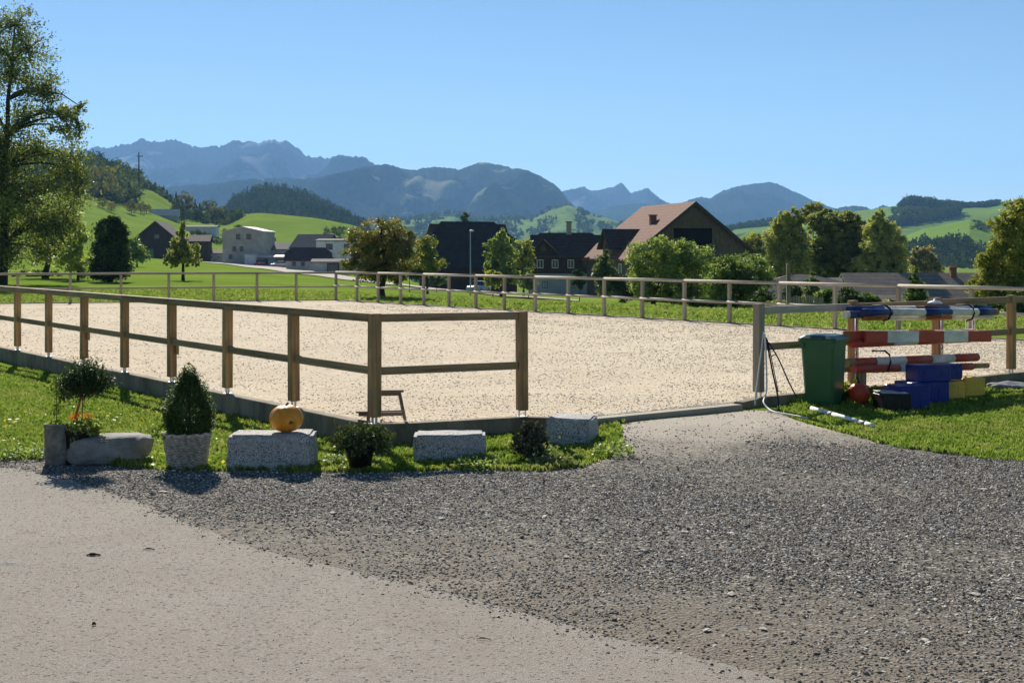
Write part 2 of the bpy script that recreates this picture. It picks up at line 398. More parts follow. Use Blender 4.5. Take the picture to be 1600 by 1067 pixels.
# arena sand, one sheet with a shallow roll
nearpts = np.array([P0, P2+[0,.02], (.95,17.0), (2.9,18.5), PG, PR, CR]); NLs = np.concatenate([[0], np.cumsum(np.linalg.norm(np.diff(nearpts, axis=0), axis=1))]); NLs /= NLs[-1]
farpts = np.array([CL, FC, CR]); FLs = np.concatenate([[0], np.cumsum(np.linalg.norm(np.diff(farpts, axis=0), axis=1))]); FLs /= FLs[-1]
SZ = .232
def f_sand(s, t):
    nx = np.interp(s, NLs, nearpts[:,0]); ny = np.interp(s, NLs, nearpts[:,1]); fx = np.interp(s, FLs, farpts[:,0]); fy = np.interp(s, FLs, farpts[:,1])
    x = nx*(1-t)+fx*t; y = ny*(1-t)+fy*t
    e = np.minimum(sstep(0,.02,t), sstep(0,.02,1-t))
    return x, y, SZ + e*(.013*fbm(x*2.6, y*2.6, 3) + .012*fbm(x*.5, y*.5, 2))
v, f = gridmesh(np.linspace(0,1,520), np.linspace(0,1,420)**1.6, f_sand)
link('sand_surface', np_mesh('sand', v, f, smooth=True), SAND, kind='structure')

# ---------------- kerb round the arena ----------------
kerb = empty('kerb', kind='structure')
def kerb_run(a, b, seg, top=.27, w=.14, low=-.15, inset=0, mat=CONC):
    a = np.array(a, float); b = np.array(b, float); L = np.linalg.norm(b-a); d = (b-a)/L; n = max(1, round(L/seg))
    ang = math.atan2(d[1], d[0])
    for i in range(n):
        l0 = L*i/n+.004; l1 = L*(i+1)/n-.004
        me = box_me((l0, -w/2, low), (l1, w/2, top), .008)
        link('kerb_stone', me, mat, kerb, (a[0], a[1], (R.random()-.5)*.008), (0,0,ang))
nO = np.array([D1[1], -D1[0]]); 
kerb_run(P0+D1*.08, CL, 2.9, .27)
kerb_run(P0-(P2-P0)/np.linalg.norm(P2-P0)*.07, P2+(P2-P0)*.02, 1.9, .262)
kerb_run(P2+[.05,.02], (.56,16.68), 1.2, .255)
kerb_run((2.93,18.32), PG+[-.02,-.05], 1.2, .262)
kerb_run(PG, CR, 2.6, .27)
kerb_run(CL, FC-dFL*.05, 2.9, .27)
kerb_run(FC, CR, 2.4, .27)
# gate sill, a flat board
sl0 = np.array((.72,16.55)); sl1 = np.array((2.9,18.27)); dd = sl1-sl0
me = box_me((0,-.10,-.06), (np.linalg.norm(dd), .10, .03), .006)
link('gate_sill', me, WFX, None, (sl0[0], sl0[1], .215), (0,0,math.atan2(dd[1],dd[0])), label='long weathered timber sill lying across the gateway of the sand arena', cat='timber sill')

# ---------------- fences ----------------
def post_unit(parent, x, y, z0, z1, w, ang, mat, metal=True, cap=False):
    me = box_me((-w/2,-w/2,0), (w/2,w/2,z1-z0), .006)
    p = link('post', me, mat, parent, (x, y, z0), (R.uniform(-.007,.007),R.uniform(-.007,.007),ang))
    if metal:
        bm = bmesh.new()
        for s in (-1,1): add_box(bm, (s*w*.36-.004,-w*.12,-.07), (s*w*.36+.004,w*.12,-.001))
        add_box(bm, (-w*.5,-w*.35,-.078), (w*.5,w*.35,-.0705)); link('post_bracket', bm_mesh('bracket', bm), METAL, p)
    return p
def rail_box(parent, a, b, za, zb, h, t, mat, name='rail', off=0):
    a = np.array(a, float); b = np.array(b, float); L = float(np.linalg.norm(b-a)); ang = math.atan2(b[1]-a[1], b[0]-a[0])
    bm = bmesh.new(); n = 8; x = 0
    add_box(bm, (.003,-t/2,-h/2), (L-.003,t/2,h/2), bevel=.006)
    o = link(name, bm_mesh('rail', bm), mat, parent, (a[0]-math.sin(ang)*off, a[1]+math.cos(ang)*off, za), (0, -math.atan2(zb-za, L), ang)); return o
def rail_round(parent, a, b, za, zb, r, mat, off=0):
    a = np.array(a, float); b = np.array(b, float); L = float(np.linalg.norm(b-a)); ang = math.atan2(b[1]-a[1], b[0]-a[0])
    bm = bmesh.new(); add_tube(bm, [(.002,0,0),(L*.5,0,(R.random()-.5)*.012),(L-.002,0,0)], [r, r*.97, r*.93], 8)
    return link('rail', bm_mesh('rail', bm), mat, parent, (a[0]-math.sin(ang)*off, a[1]+math.cos(ang)*off, za), (0, -math.atan2(zb-za, L), ang))
# near fence: long side + short return at the gate
nf = empty('arena_fence', (P0[0],P0[1],0), label='brown timber post and rail fence with concrete base, nearest corner with the stool', cat='fence')
nf.location = (0,0,0)
ts = [2.075*i for i in range(1, 19)]; ts = [t for t in ts if t < np.linalg.norm(CL-P0)-.5]
angL = math.atan2(D1[1], D1[0])
pts = [P0] + [P0+D1*t for t in ts] + [CL]
for i, p in enumerate(pts):
    top = 1.508 if i == 0 else 1.415
    post_unit(nf, p[0], p[1], .345, top+R.uniform(-.004,.004), .115 if i else .12, angL+R.uniform(-.03,.03), WPZ)
post_unit(nf, P2[0], P2[1], .335, 1.50, .115, math.atan2((P2-P0)[1],(P2-P0)[0]), WPZ)
for i in range(0, len(pts)-1):
    a, b = pts[i], pts[i+1]
    if i % 2 == 0:
        b2 = pts[min(i+2, len(pts)-1)]
        a2 = a + D1*.065 if i == 0 else a
        rail_box(nf, a2, b2, 1.461, 1.461, .095, .11, WPX)
    a3 = a+D1*.061; b3 = b-D1*.061
    rail_box(nf, a3, b3, .865, .87, .095, .06, WPX, off=-.01)
dS = (P2-P0)/np.linalg.norm(P2-P0)
rail_box(nf, P0+dS*.063, P2-dS*.06, 1.458, 1.45, .09, .07, WPX)
rail_box(nf, P0+dS*.063, P2-dS*.06, .86, .865, .09, .06, WPX)
# small gate latch blocks on two posts
for k in (3, 5):
    p = pts[k]; link('latch_block', box_me((-.02,-.03,-.1),(.02,.03,.1),.004), WPZ, nf, (p[0]+.09, p[1]-.03, .78))
# far fence: pale round rails
ff = empty('paddock_fence', (0,0,0), label='pale weathered fence with round rails along the far sides of the sand arena', cat='fence')
def px_on(px, a, d):
    k = (px-CX)/F_PX; return a + d*((k*a[1]-a[0])/(d[0]-k*d[1]))
fr = [px_on(p, FC, dFR) for p in (557.8,590.7,626,662,701.6,743.5,788,836.4,888,944,1003.5,1069.5,1140,1218,1304.7,1403.6,1518.6)]
step = np.linalg.norm(fr[-1]-fr[-2]); extra = [fr[-1]+dFR*1.8*i for i in range(1, 12) if np.dot(CR-(fr[-1]+dFR*1.8*i), dFR) > .3]
line = [FC] + fr + extra + [CR]
angR = math.atan2(dFR[1], dFR[0])
for p in line: post_unit(ff, p[0], p[1], .27, 1.345, .092, angR, WGZ, False)
for i in range(len(line)-1):
    if i % 2 == 0:
        b = line[min(i+2, len(line)-1)]; rail_round(ff, line[i], b, 1.382, 1.382, .046, WGX)
    rail_round(ff, line[i]+dFR*.0, line[i+1], .83, .82, .038, WGX, off=.085 if (D2@np.array([-math.sin(angR), math.cos(angR)])) < 0 else -.085)
fl_ = [px_on(p, FC, dFL) for p in (463,401.5,334,264,189,110,27.5)]
more = [fl_[-1]+dFL*1.75*i for i in range(1, 10) if np.dot(CL-(fl_[-1]+dFL*1.75*i), dFL) > .3]
line = [FC]+fl_+more
angF = math.atan2(dFL[1], dFL[0])
for p in line[1:]: post_unit(ff, p[0], p[1], .27, 1.32, .10, angF, WFZ, False)
line = line+[CL]
for i in range(len(line)-1):
    if i % 2 == 0: rail_round(ff, line[i], line[min(i+2, len(line)-1)], 1.36, 1.36, .045, WFX)
    rail_round(ff, line[i], line[i+1], .80, .80, .036, WFX, off=.0)
# right hand near fence with the pole brackets
rf = empty('gate_fence', (0,0,0), label='timber fence from the gate post behind the green bin to the right edge', cat='fence')
LR = np.linalg.norm(PR-PG); rpts = [PG+dN*LR*i/3 for i in range(0, 12)]; rpts = [p for p in rpts if np.dot(CR-p, dN) > .4]+[CR-dN*.1]
angN = math.atan2(dN[1], dN[0])
for i, p in enumerate(rpts): post_unit(rf, p[0], p[1], .335, 1.515, .115, angN, WGZ if i < 1 else WPZ)
for i in range(len(rpts)-1):
    a, b = rpts[i], rpts[i+1]
    if i < 2: rail_box(rf, a+dN*.06, b-dN*.06, 1.42, 1.42, .10, .07, WGX if i < 1 else WPX, off=0)
    else: rail_box(rf, a+dN*.06, b-dN*.06, 1.44, 1.44, .10, .07, WPX, off=0)
    rail_box(rf, a+dN*.06, b-dN*.06, .935, .93, .095, .06, WPX, off=0)
# ---------------- hills and mountains ----------------
def ridge(name, crest, Yc, Yb, base, mat, rough=6, nsc=60, rows=70, cols=420, back=.35, gully=.0, power=1.0, jag=0, trees=0):
    crest = np.array(crest, float); px = np.linspace(crest[0,0], crest[-1,0], cols)
    cp = np.interp(px, crest[:,0], crest[:,1])
    k = np.array([.25,.5,.25]); cp[1:-1] = np.convolve(cp, k, 'same')[1:-1]
    if jag: cp = cp + jag*fbm(px*.06, px*0+5, 3) + jag*.6*fbm(px*.35, px*0+8, 2)
    bp = np.interp(px, *np.array(base, float).T) if isinstance(base, list) else np.full_like(px, base)
    t = np.concatenate([np.linspace(0, 1, rows), 1+np.linspace(0, 1, 14)[1:]*back])
    tt, pp = np.meshgrid(t, px); cpp = cp[:,None]; bpp = bp[:,None]
    Y = Yb+(Yc-Yb)*tt; X = (pp-CX)/F_PX*Y
    zc = zpy(cpp, Yc); zb = zpy(bpp, Yb)
    f = np.clip(tt, 0, 1)**power
    z = zb+(zc-zb)*f
    env = np.sin(np.pi*np.clip(tt, 0, 1)**.8)*.9
    z = z + env*rough*fbm(X/nsc, Y/nsc, 5)
    if gully: 
        g = np.abs(fbm(X/(nsc*.55)+.3*fbm(Y/nsc, X/nsc, 2), Y/(nsc*2.2), 4)); z = z + env*(g-.2)*gully
    z = np.where(tt > 1, zc-(tt-1)*(Yc-Yb)*.75, z)
    # keep the crest the highest line seen from below
    lim = CAMH-(cpp-HY)*Y/F_PX
    z = np.where(tt < 1, np.minimum(z, lim-.0004*Y*(1-tt)*3), z)
    nt_ = len(t); a = (np.arange(cols-1)[:,None]*nt_+np.arange(nt_-1)[None,:]).ravel()
    me = np_mesh(name, np.stack([X.ravel(), Y.ravel(), z.ravel()], 1), np.stack([a, a+nt_, a+nt_+1, a+1], 1), smooth=True)
    link(name, me, mat, kind='structure')
    def q(p, s):
        i = np.interp(p, px, np.arange(cols)); j = np.interp(s, t[:rows], np.arange(rows)); i0 = int(min(i, cols-2)); j0 = int(min(j, rows-2)); fi = i-i0; fj = j-j0
        Z = z[i0:i0+2, j0:j0+2]; zz = Z[0,0]*(1-fi)*(1-fj)+Z[1,0]*fi*(1-fj)+Z[0,1]*(1-fi)*fj+Z[1,1]*fi*fj
        y = Yb+(Yc-Yb)*s; return (p-CX)/F_PX*y, y, zz
    return q
wd = (.030,.052,.022); wd2 = (.045,.07,.028)
ridge('far_mountain_range', [(-400,300),(0,250),(100,240),(150,231),(180,227),(210,223),(232,217),(245,221),(280,221),(300,228),(345,229),(362,224),(385,222),(400,223),(428,217),(448,222),(462,231),(480,246),(500,244),(512,248),(530,243),(560,245),(572,249),(590,262),(640,300),(720,330)], 8800, 6500, 380,
      m_hill('rock_and_wood', (.028,.034,.036), (.09,.09,.085), .62, .0011, (.20,.19,.185), .60, 1.2), rough=300, nsc=800, gully=480, jag=4.5, power=1.2)
ridge('peak_range', [(820,330),(870,301),(885,297),(900,293),(914,291),(922,298),(940,296),(957,293),(970,285),(978,293),(985,301),(1000,297),(1011,293),(1018,300),(1035,312),(1060,325),(1100,345)], 9500, 7600, 375,
      m_hill('peak_rock', (.03,.036,.036), (.08,.085,.07), .6, .0011, (.2,.2,.19), .63, 1.2), rough=220, nsc=800, gully=260, jag=1.6)
ridge('small_blue_hill', [(880,350),(930,330),(965,321),(1000,317),(1040,322),(1080,330),(1120,345)], 7000, 5800, 375, m_hill('blue_hill_wood', wd, (.09,.14,.05), .66, .0022, None), rough=90, nsc=500, jag=1)
ridge('right_mountain', [(1000,345),(1040,330),(1060,319),(1080,311),(1096,308),(1110,309),(1130,298),(1148,292),(1165,288),(1185,287),(1203,284),(1222,290),(1240,299),(1262,309),(1290,322),(1330,333),(1400,350)], 7800, 6000, 385,
      m_hill('right_mountain_wood', (.022,.030,.028), (.09,.10,.07), .61, .0012, (.24,.24,.22), .66, 1.2), rough=230, nsc=900, gully=300, jag=1.6)
ridge('distant_hills', [(1240,345),(1290,333),(1310,326),(1330,322),(1350,323),(1362,328),(1380,321),(1392,325),(1420,333)], 5200, 4600, 365, m_hill('distant_wood', wd, (.09,.14,.05), .6, .004), rough=30, nsc=300, jag=2)
ridge('front_mountain', [(120,360),(220,300),(280,291),(300,287),(330,287),(360,284),(400,279),(440,277),(470,281),(500,276),(530,270),(560,262),(590,259),(605,257),(620,262),(640,265),(665,263),(680,260),(700,264),(718,266),(733,259),(748,254),(765,254),(782,259),(800,264),(822,266),(840,273),(858,284),(872,293),(884,306),(892,316),(905,326),(930,340),(960,355)], 6000, 4300, 372,
      m_hill('front_mountain_wood', (.018,.028,.022), (.20,.20,.12), .585, .0019, (.34,.28,.23), .69, 1.3, (.032,.044,.030)), rough=170, nsc=620, gully=420, jag=2.2)
q_slope = ridge('green_slopes', [(200,345),(330,331),(420,337),(500,340),(560,347),(640,343),(690,335),(730,338),(790,344),(830,343),(858,330),(885,319),(905,325),(930,336),(960,345),(1000,352),(1060,354),(1150,360)], 3600, 2100, 396,
      m_hill('slope_meadow', (.045,.075,.03), (.17,.25,.07), .43, .0042, None, .7, 1.5), rough=42, nsc=330, gully=40, jag=1)
q_wood = ridge('wooded_hill', [(300,362),(345,338),(366,312),(385,302),(400,296),(418,293),(440,294),(458,298),(475,304),(495,312),(515,322),(535,333),(556,346),(590,362),(640,380)], 1750, 1350, 372, m_hill('dark_wood_floor', (.03,.055,.02), (.05,.08,.03), .6, .01), rough=14, nsc=110)
q_up = ridge('upper_green_hill', [(1080,372),(1130,360),(1170,353),(1210,347),(1260,343),(1300,335),(1340,330),(1365,327),(1390,323),(1420,320),(1470,323),(1500,321),(1540,319),(1580,313),(1620,308),(1700,300),(2000,290)], 2300, 1500, 400,
      m_hill('hill_meadow', (.10,.15,.04), (.16,.25,.055), .36, .009, None, .7, 1), rough=16, nsc=170)
q_dome = ridge('green_dome_hill', [(1290,430),(1340,412),(1370,398),(1395,383),(1415,369),(1440,359),(1470,353),(1500,347),(1515,344),(1530,347),(1550,352),(1580,350),(1620,346),(1700,338),(2000,330)], 1300, 900, [(1290,440),(2000,440)],
      m_hill('dome_meadow', (.11,.17,.04), (.17,.27,.05), .36, .012, None, .7, 1), rough=5, nsc=90)

# ---------------- small trees for woods (joined, too far to count) ----------------
def crown_quads(kind, h, r, n, rs):
    """leafy clumps filling a small crown: centres relative to the foot"""
    if kind == 'fir':
        u = rs.rand(n)**.7; z = h*(.08+.92*(1-u)); rr = r*u*(.55+.45*rs.rand(n))*(1+.25*np.sin(z*14/h))
    elif kind == 'poplar':
        u = rs.rand(n); z = h*(.08+.9*u); rr = r*np.sqrt(rs.rand(n))*np.sin(np.pi*(.12+.86*u))**.6
    else:
        d = rs.normal(size=(n,3)); d /= np.linalg.norm(d, axis=1)[:,None]; q = (.55+.5*rs.rand(n))
        lump = 1+.28*np.sin(d[:,0]*5+h)+.2*np.sin(d[:,2]*7+r*9)
        return np.stack([d[:,0]*r*q*lump, d[:,1]*r*q*lump, h*.58+d[:,2]*h*.42*q*lump], 1)
    a = rs.rand(n)*2*np.pi
    return np.stack([rr*np.cos(a), rr*np.sin(a), z], 1)
def leaf_quads(C, size, rs, tint, up=.4, aspect=1.6):
    n = len(C); d = rs.normal(size=(n,3)); d[:,2] = np.abs(d[:,2])*up+.15; d /= np.linalg.norm(d, axis=1)[:,None]
    t = rs.normal(size=(n,3)); t -= (t*d).sum(1)[:,None]*d; t /= np.linalg.norm(t, axis=1)[:,None]; b = np.cross(d, t)
    s = (np.asarray(size)*(.6+.8*rs.rand(n)))[:,None] if np.ndim(size) == 0 else (size*(.6+.8*rs.rand(n)))[:,None]
    v = np.stack([C-t*s*aspect*.5, C+b*s*.5, C+t*s*aspect*.5, C-b*s*.5], 1).reshape(-1,3)
    return v, np.arange(4*n).reshape(-1,4), np.repeat(tint, 4)
WOODM = leafmat('far_wood_leaves', (.17,.21,.06), (.018,.038,.014), .3)
WOODW = leafmat('autumn_wood_leaves', (.26,.22,.06), (.06,.085,.025), .3)
for m_ in (WOODM, WOODW): m_.node_tree.nodes['Principled BSDF'].inputs['Specular IOR Level'].default_value = 0; m_.node_tree.nodes['Principled BSDF'].inputs['Roughness'].default_value = 1
def forest(name, label, spots, mat, kind='stuff', seed=1, solid=True):
    """spots: (x,y,z,h,r,kind,n,tint)"""
    rs = np.random.RandomState(seed); V = []; T = []
    for x, y, z, h, r, k, n, ti in spots:
        c = crown_quads(k, h, r, n, rs)+np.array([x, y, z]); sz = (2.3 if k != 'fir' else 2.0)*r/math.sqrt(n)*1.25
        v, _, t = leaf_quads(c, sz, rs, np.clip(ti+rs.rand(n)*.3-.15, 0, 1)); V.append(v); T.append(t)
    V = np.concatenate(V); T = np.concatenate(T)
    return link(name, np_mesh(name, V, np.arange(len(V)).reshape(-1,4), attr=T), mat, label=label, kind=kind)
sp = []
for i in range(1500):
    p = R.uniform(352, 575); s = R.uniform(.05, 1.0); x, y, z = q_wood(p, s); sp.append((x, y, z-1, R.uniform(6,11), R.uniform(2.0,3.2), R.choice(['fir','round','fir']), 34, R.uniform(0,.28)))
forest('hill_wood', 'dark wood covering the rounded hill left of the middle', sp, WOODM, seed=2)
sp = []
for i in range(5200):
    p = R.uniform(300, 1140); s = R.uniform(0, 1)
    if vnoise(p*.045+3, s*9+1) < .50 + .12*(s < .3): continue
    x, y, z = q_slope(p, s); sp.append((x, y, z-1, R.uniform(7,14), R.uniform(3,6.5), R.choice(['round','round','fir']), 9, R.uniform(.0,.5)))
forest('slope_wood', 'scattered trees and copses on the hazy green slopes', sp, WOODM, seed=3)
sp = []
def put(q, p, s, h, r, k, n, ti): x, y, z = q(p, s); sp.append((x, y, z-.8, h, r, k, n, ti))
for i in range(420):      # copse on the right skyline
    p = R.uniform(1406, 1560); hh = np.interp(p, [1406,1412,1425,1455,1470,1482,1495,1510,1530,1560], [6,15,16,15,11,11,8,5,6,6]); put(q_up, p, R.uniform(.93,1.0), hh*R.uniform(.8,1.15), R.uniform(3.5,5.5), 'round', 60, R.uniform(0,.2))
for i in range(260): put(q_up, R.uniform(1395,1475), R.uniform(.78,.9), R.uniform(3,6), R.uniform(2.5,4), 'round', 24, R.uniform(.1,.5))
for i in range(420): 
    p = R.uniform(1385,1500); put(q_up, p, np.interp(p, [1385,1500], [.48,.7])+R.uniform(-.06,.06), R.uniform(9,15), R.uniform(3.5,5), R.choice(['round','poplar']), 50, R.uniform(0,.35))
for i in range(420): put(q_up, R.uniform(1130,1310), R.uniform(.75,1.0), R.uniform(6,11), R.uniform(3,5), R.choice(['fir','round']), 40, R.uniform(0,.3))
for i in range(900):
    p = R.uniform(1380,1640); s = R.uniform(.0,.55)
    if s > .34 + .22*vnoise(p*.03, 2.0) or (1480 < p < 1540 and .18 < s < .22): continue
    put(q_dome, p, s, R.uniform(7,13), R.uniform(2.2,4), R.choice(['fir','poplar','round']), 70, R.uniform(0,.3))
for i in range(60): put(q_dome, R.uniform(1515,1600), R.uniform(.8,1.0), R.uniform(2,5), R.uniform(2,3), 'round', 60, R.uniform(.2,.7))
forest('valley_wood', 'dark copses and tree belts on the green hills at the right', sp, WOODM, seed=4)
# wooded left hillside, dense part behind the single trees
sp = []
for i in range(640):
    p = R.uniform(-260, 300); Y = R.uniform(770, 1120)
    if p > 215 and Y > 1000: continue
    if 205 < p < 275 and Y < 860: continue
    x, y, z = at(p, Y); fir = R.random() < .5
    sp.append((x, y, z-1, R.uniform(9,14)*(1.0 if p < 220 else .55), R.uniform(3,4.6)*(1 if p < 220 else .6), 'fir' if fir else 'round', 120, R.uniform(0,.22) if fir else R.uniform(.1,.6)))
for i in range(330):
    p, Y = R.choice([(R.uniform(140,212), R.uniform(700,790)), (R.uniform(140,215), R.uniform(790,900)), (R.uniform(268,378), R.uniform(742,800)), (R.uniform(222,262), R.uniform(905,990))])
    x, y, z = at(p, Y); fir = R.random() < .35
    sp.append((x, y, z-1, R.uniform(5,11)*(1 if p < 215 else .62), R.uniform(2.4,3.8)*(1 if p < 215 else .7), 'fir' if fir else 'round', 130, R.uniform(0,.2) if fir else R.uniform(.15,.95)))
for i in range(70):
    p, Y = R.choice([(R.uniform(375,470), R.uniform(470,640)), (R.uniform(300,372), R.uniform(560,700)), (R.uniform(500,545), R.uniform(560,700))])
    x, y, z = at(p, Y); sp.append((x, y, z-.4, R.uniform(1.2,3.0), R.uniform(1.2,2.4), 'round', 60, R.uniform(.1,.9)))
forest('hillside_wood', 'mixed wood of firs and broadleaf trees on the left hillside', sp, WOODM, seed=5)

# ---------------- the air ----------------
def haze_box(density, color=(.62,.80,1.0)):
    bm = bmesh.new(); add_box(bm, (-17000,-3500,-32), (17000,17000,1150)); me = bm_mesh('haze', bm)
    m = bpy.data.materials.new('haze_air'); m.use_nodes = True; t = m.node_tree; t.nodes.clear()
    o = t.nodes.new('ShaderNodeOutputMaterial'); v = t.nodes.new('ShaderNodeVolumePrincipled')
    v.inputs['Color'].default_value = (*color, 1); v.inputs['Density'].default_value = density; v.inputs['Anisotropy'].default_value = .2
    t.links.new(v.outputs[0], o.inputs['Volume']); link('haze', me, m, kind='stuff', label='thin blue haze in the valley air')
haze_box(6.6e-5, (.27,.54,1.0))
# ---------------- trees ----------------
BARK = simple('bark', (.11,.085,.06), (.045,.035,.026), 9, .95, .8, .03, sc=(1,1,.3))
DBARK = simple('dark_bark', (.05,.04,.032), (.025,.02,.017), 9, .95, .8, .03, sc=(1,1,.3))
L_PEAR = leafmat('pear_leaves', (.38,.41,.11), (.06,.095,.026), .42, rough=.55)
L_GREEN = leafmat('green_leaves', (.28,.38,.08), (.07,.12,.03), .48)
L_PALE = leafmat('pale_green_leaves', (.44,.52,.17), (.16,.22,.06), .52)
L_YEL = leafmat('yellowing_leaves', (.54,.51,.09), (.16,.19,.035), .5)
L_AUT = leafmat('reddening_leaves', (.48,.36,.13), (.10,.14,.04), .45)
L_DARK = leafmat('dark_needles', (.12,.19,.05), (.018,.04,.014), .3, rough=.7)
L_WILL = leafmat('willow_leaves', (.52,.52,.17), (.13,.17,.05), .5)
L_GREY = leafmat('grey_green_leaves', (.34,.39,.19), (.10,.13,.06), .42)
L_APPLE = leafmat('apple_leaves', (.42,.52,.16), (.10,.16,.045), .5)
L_PWIL = leafmat('pale_willow_leaves', (.50,.52,.19), (.17,.20,.07), .5)
def tree(name, label, px, Y, base_dz, blobs, mat, ncl, nleaf, leaf, trunk_r, bark=None, cat='tree', group=None, droop=0, csize=None, seed=1, tint=(0,1), hang=0, gapy=0.0, fan=None, limbs=True, shell=.75, base=None):
    """blobs: (px,py,rx,ry) sizes as seen at distance Y; a real crown is built round them"""
    rs = np.random.RandomState(seed); X, Yy, Z = at(px, Y) if base is None else base
    Z += base_dz; k = Y/F_PX
    root = empty(name, (X, Yy, Z), label=label, cat=cat, group=group)
    B = [((b[0]-CX)*k-X, (rs.rand()-.5)*b[2]*k*.7, CAMH-(b[1]-HY)*k-Z, b[2]*k, b[3]*k) for b in blobs]
    w = np.array([b[3]*b[4] for b in B]); w /= w.sum(); C = []; T = []
    top = max(b[2]+b[4]*.5 for b in B); tubes = []
    # trunk through to the highest blob
    hb = max(B, key=lambda b: b[2]); bm = bmesh.new()
    tp = [(0,0,-.3)]; n = 7
    for i in range(1, n+1):
        t = i/n; tp.append((hb[0]*t**1.6+(rs.rand()-.5)*trunk_r*1.3, hb[1]*t**1.5+(rs.rand()-.5)*trunk_r, hb[2]*t))
    rad = [trunk_r*1.25]+[trunk_r*(1-.86*i/n) for i in range(1, n+1)]
    add_tube(bm, tp, rad, 8)
    for bi, b in enumerate(B):
        m = max(2, int(round(ncl*w[bi])))
        # limb from trunk to blob centre
        st = Vector(tp[min(n, max(1, int(n*.18+ n*.75*rs.rand()*min(1, b[2]/max(hb[2], .1)))))])
        st = min([Vector(p) for p in tp[1:]], key=lambda p: abs(p.z-(b[2]-b[4]*.9)))
        c = Vector(b[:3]); mid = st.lerp(c, .5)+Vector((0,0,.16*(c-st).length)); m1 = st.lerp(mid, .5)+Vector((0,0,.05*(c-st).length)); m2 = mid.lerp(c, .5)+Vector((0,0,.06*(c-st).length))
        if limbs: add_tube(bm, [st, m1, mid, m2, c], [trunk_r*.36, trunk_r*.28, trunk_r*.2, trunk_r*.14, trunk_r*.09], 6, cap=False)
        for j in range(m):
            d = rs.normal(size=3); d /= np.linalg.norm(d); q = shell+(1-shell)*rs.rand() if rs.rand() < .7 else rs.rand()*.8
            lump = 1+.16*math.sin(d[0]*6+bi)+.14*math.sin(d[2]*8+bi*2)
            cc = np.array([b[0]+d[0]*b[3]*q*lump, b[1]+d[1]*b[3]*q*lump, b[2]+d[2]*b[4]*q*lump])
            if cc[2] < .1: cc[2] = .1+rs.rand()*.3
            if limbs and j % 2 == 0: add_tube(bm, [c, c.lerp(Vector(cc), .5)+Vector((0,0,.05*b[4])), Vector(cc)], [trunk_r*.13, trunk_r*.08, trunk_r*.03], 4, cap=False)
            cs = (csize or .42)*min(b[3], b[4]) if csize is None or csize < 1 else csize
            nl = max(4, int(nleaf*(.5+rs.rand())))
            g = rs.normal(size=(nl,3))*cs*.55*np.array([1,1,.75-.0*hang])
            if hang: g[:,2] = -np.abs(rs.rand(nl))*hang*b[4]; g[:,:2] *= .45
            C.append(cc+g); base_t = tint[0]+(tint[1]-tint[0])*rs.rand(); T.append(np.clip(base_t+(rs.rand(nl)-.5)*.55, 0, 1))
    C = np.concatenate(C); T = np.concatenate(T); C[:,2] = np.maximum(C[:,2], .05)
    v, f, t = leaf_quads(C, leaf, rs, T, up=.8, aspect=1.9)
    link('trunk', bm_mesh('trunk', bm), bark or DBARK, root)
    link('crown', np_mesh('crown', v, f, attr=t), mat, root); return root

tree('pear_tree', 'tall open pear tree with drooping branches at the left edge', 2, 92, 0,
     [(25,40,35,28),(-15,70,45,45),(45,80,38,35),(20,120,45,35),(60,140,36,32),(-40,150,45,60),(95,178,34,14),(128,168,22,10),(125,195,16,22),(40,185,36,30),(100,205,26,16),(0,220,45,40),(60,235,38,32),(105,250,30,32),(120,275,28,26),(-10,245,60,40),(35,315,60,34),(85,355,40,30),(-50,260,60,70),(20,290,50,36),(80,290,36,34),(118,300,26,32),(10,345,40,34),(25,395,40,26),(70,400,28,20),(-30,400,50,30),(75,150,26,22),(90,180,20,14),(60,345,40,30),(-60,350,60,50),(100,340,24,30)],
     L_PEAR, 1150, 46, .10, .34, seed=3, csize=.5, tint=(.0,.8), shell=.5)
tree('walnut_tree', 'small leafy tree with a straight dark trunk behind the pear tree', 70, 112, 0, [(55,360,30,26),(92,352,28,28),(70,385,34,22),(108,375,20,26)], L_GREEN, 90, 60, .19, .28, seed=4)
tree('birch_tree', 'thin pale feathery young tree beside the dark evergreen', 122, 104, 0, [(118,345,15,22),(122,375,18,22),(115,402,26,22),(130,418,24,16)], L_PALE, 70, 55, .13, .10, seed=5, tint=(.3,1))
tree('evergreen_shrub', 'tall dark dense evergreen on the meadow behind the far fence', 172, 99, -.1, [(172,345,5,12),(180,354,9,16),(162,362,10,20),(188,372,11,22),(171,385,22,28),(178,410,24,26),(163,418,18,20)], L_DARK, 420, 120, .09, .22, seed=6, hang=0, limbs=False, tint=(.0,.7))
tree('green_bush', 'mid green bush right of the dark evergreen', 214, 190, 0, [(212,388,16,16),(222,398,14,12),(205,398,12,12)], L_GREEN, 50, 50, .22, .12, seed=7, cat='bush', limbs=False, tint=(.4,1))
tree('pear_tree', 'small drooping brown-green tree standing alone on the bright meadow', 286, 106, 0, [(285,350,5,8),(285,362,9,12),(283,376,14,14),(276,392,18,14),(296,392,18,14),(268,408,12,8),(304,407,12,8),(286,402,20,12)], L_WILL, 260, 50, .075, .13, seed=8, tint=(.1,.9), hang=.5)
tree('plum_tree', 'rounded reddening tree with a dark trunk just beyond the far fence', 598, 62, 0, [(572,372,26,22),(612,372,30,26),(590,395,34,24),(560,402,22,22),(630,398,26,24),(590,420,40,22),(612,425,32,18),(596,352,10,12),(640,378,12,16),(545,415,12,12)], L_AUT, 420, 52, .058, .15, seed=9, tint=(-.1,.75), csize=.32)
tree('maple_tree', 'loose yellow-brown tree in front of the black farmhouse', 668, 120, -.3, [(668,385,18,14),(660,402,22,16),(678,408,16,14),(668,420,18,10)], L_YEL, 90, 50, .12, .12, seed=10, tint=(-.2,.5))
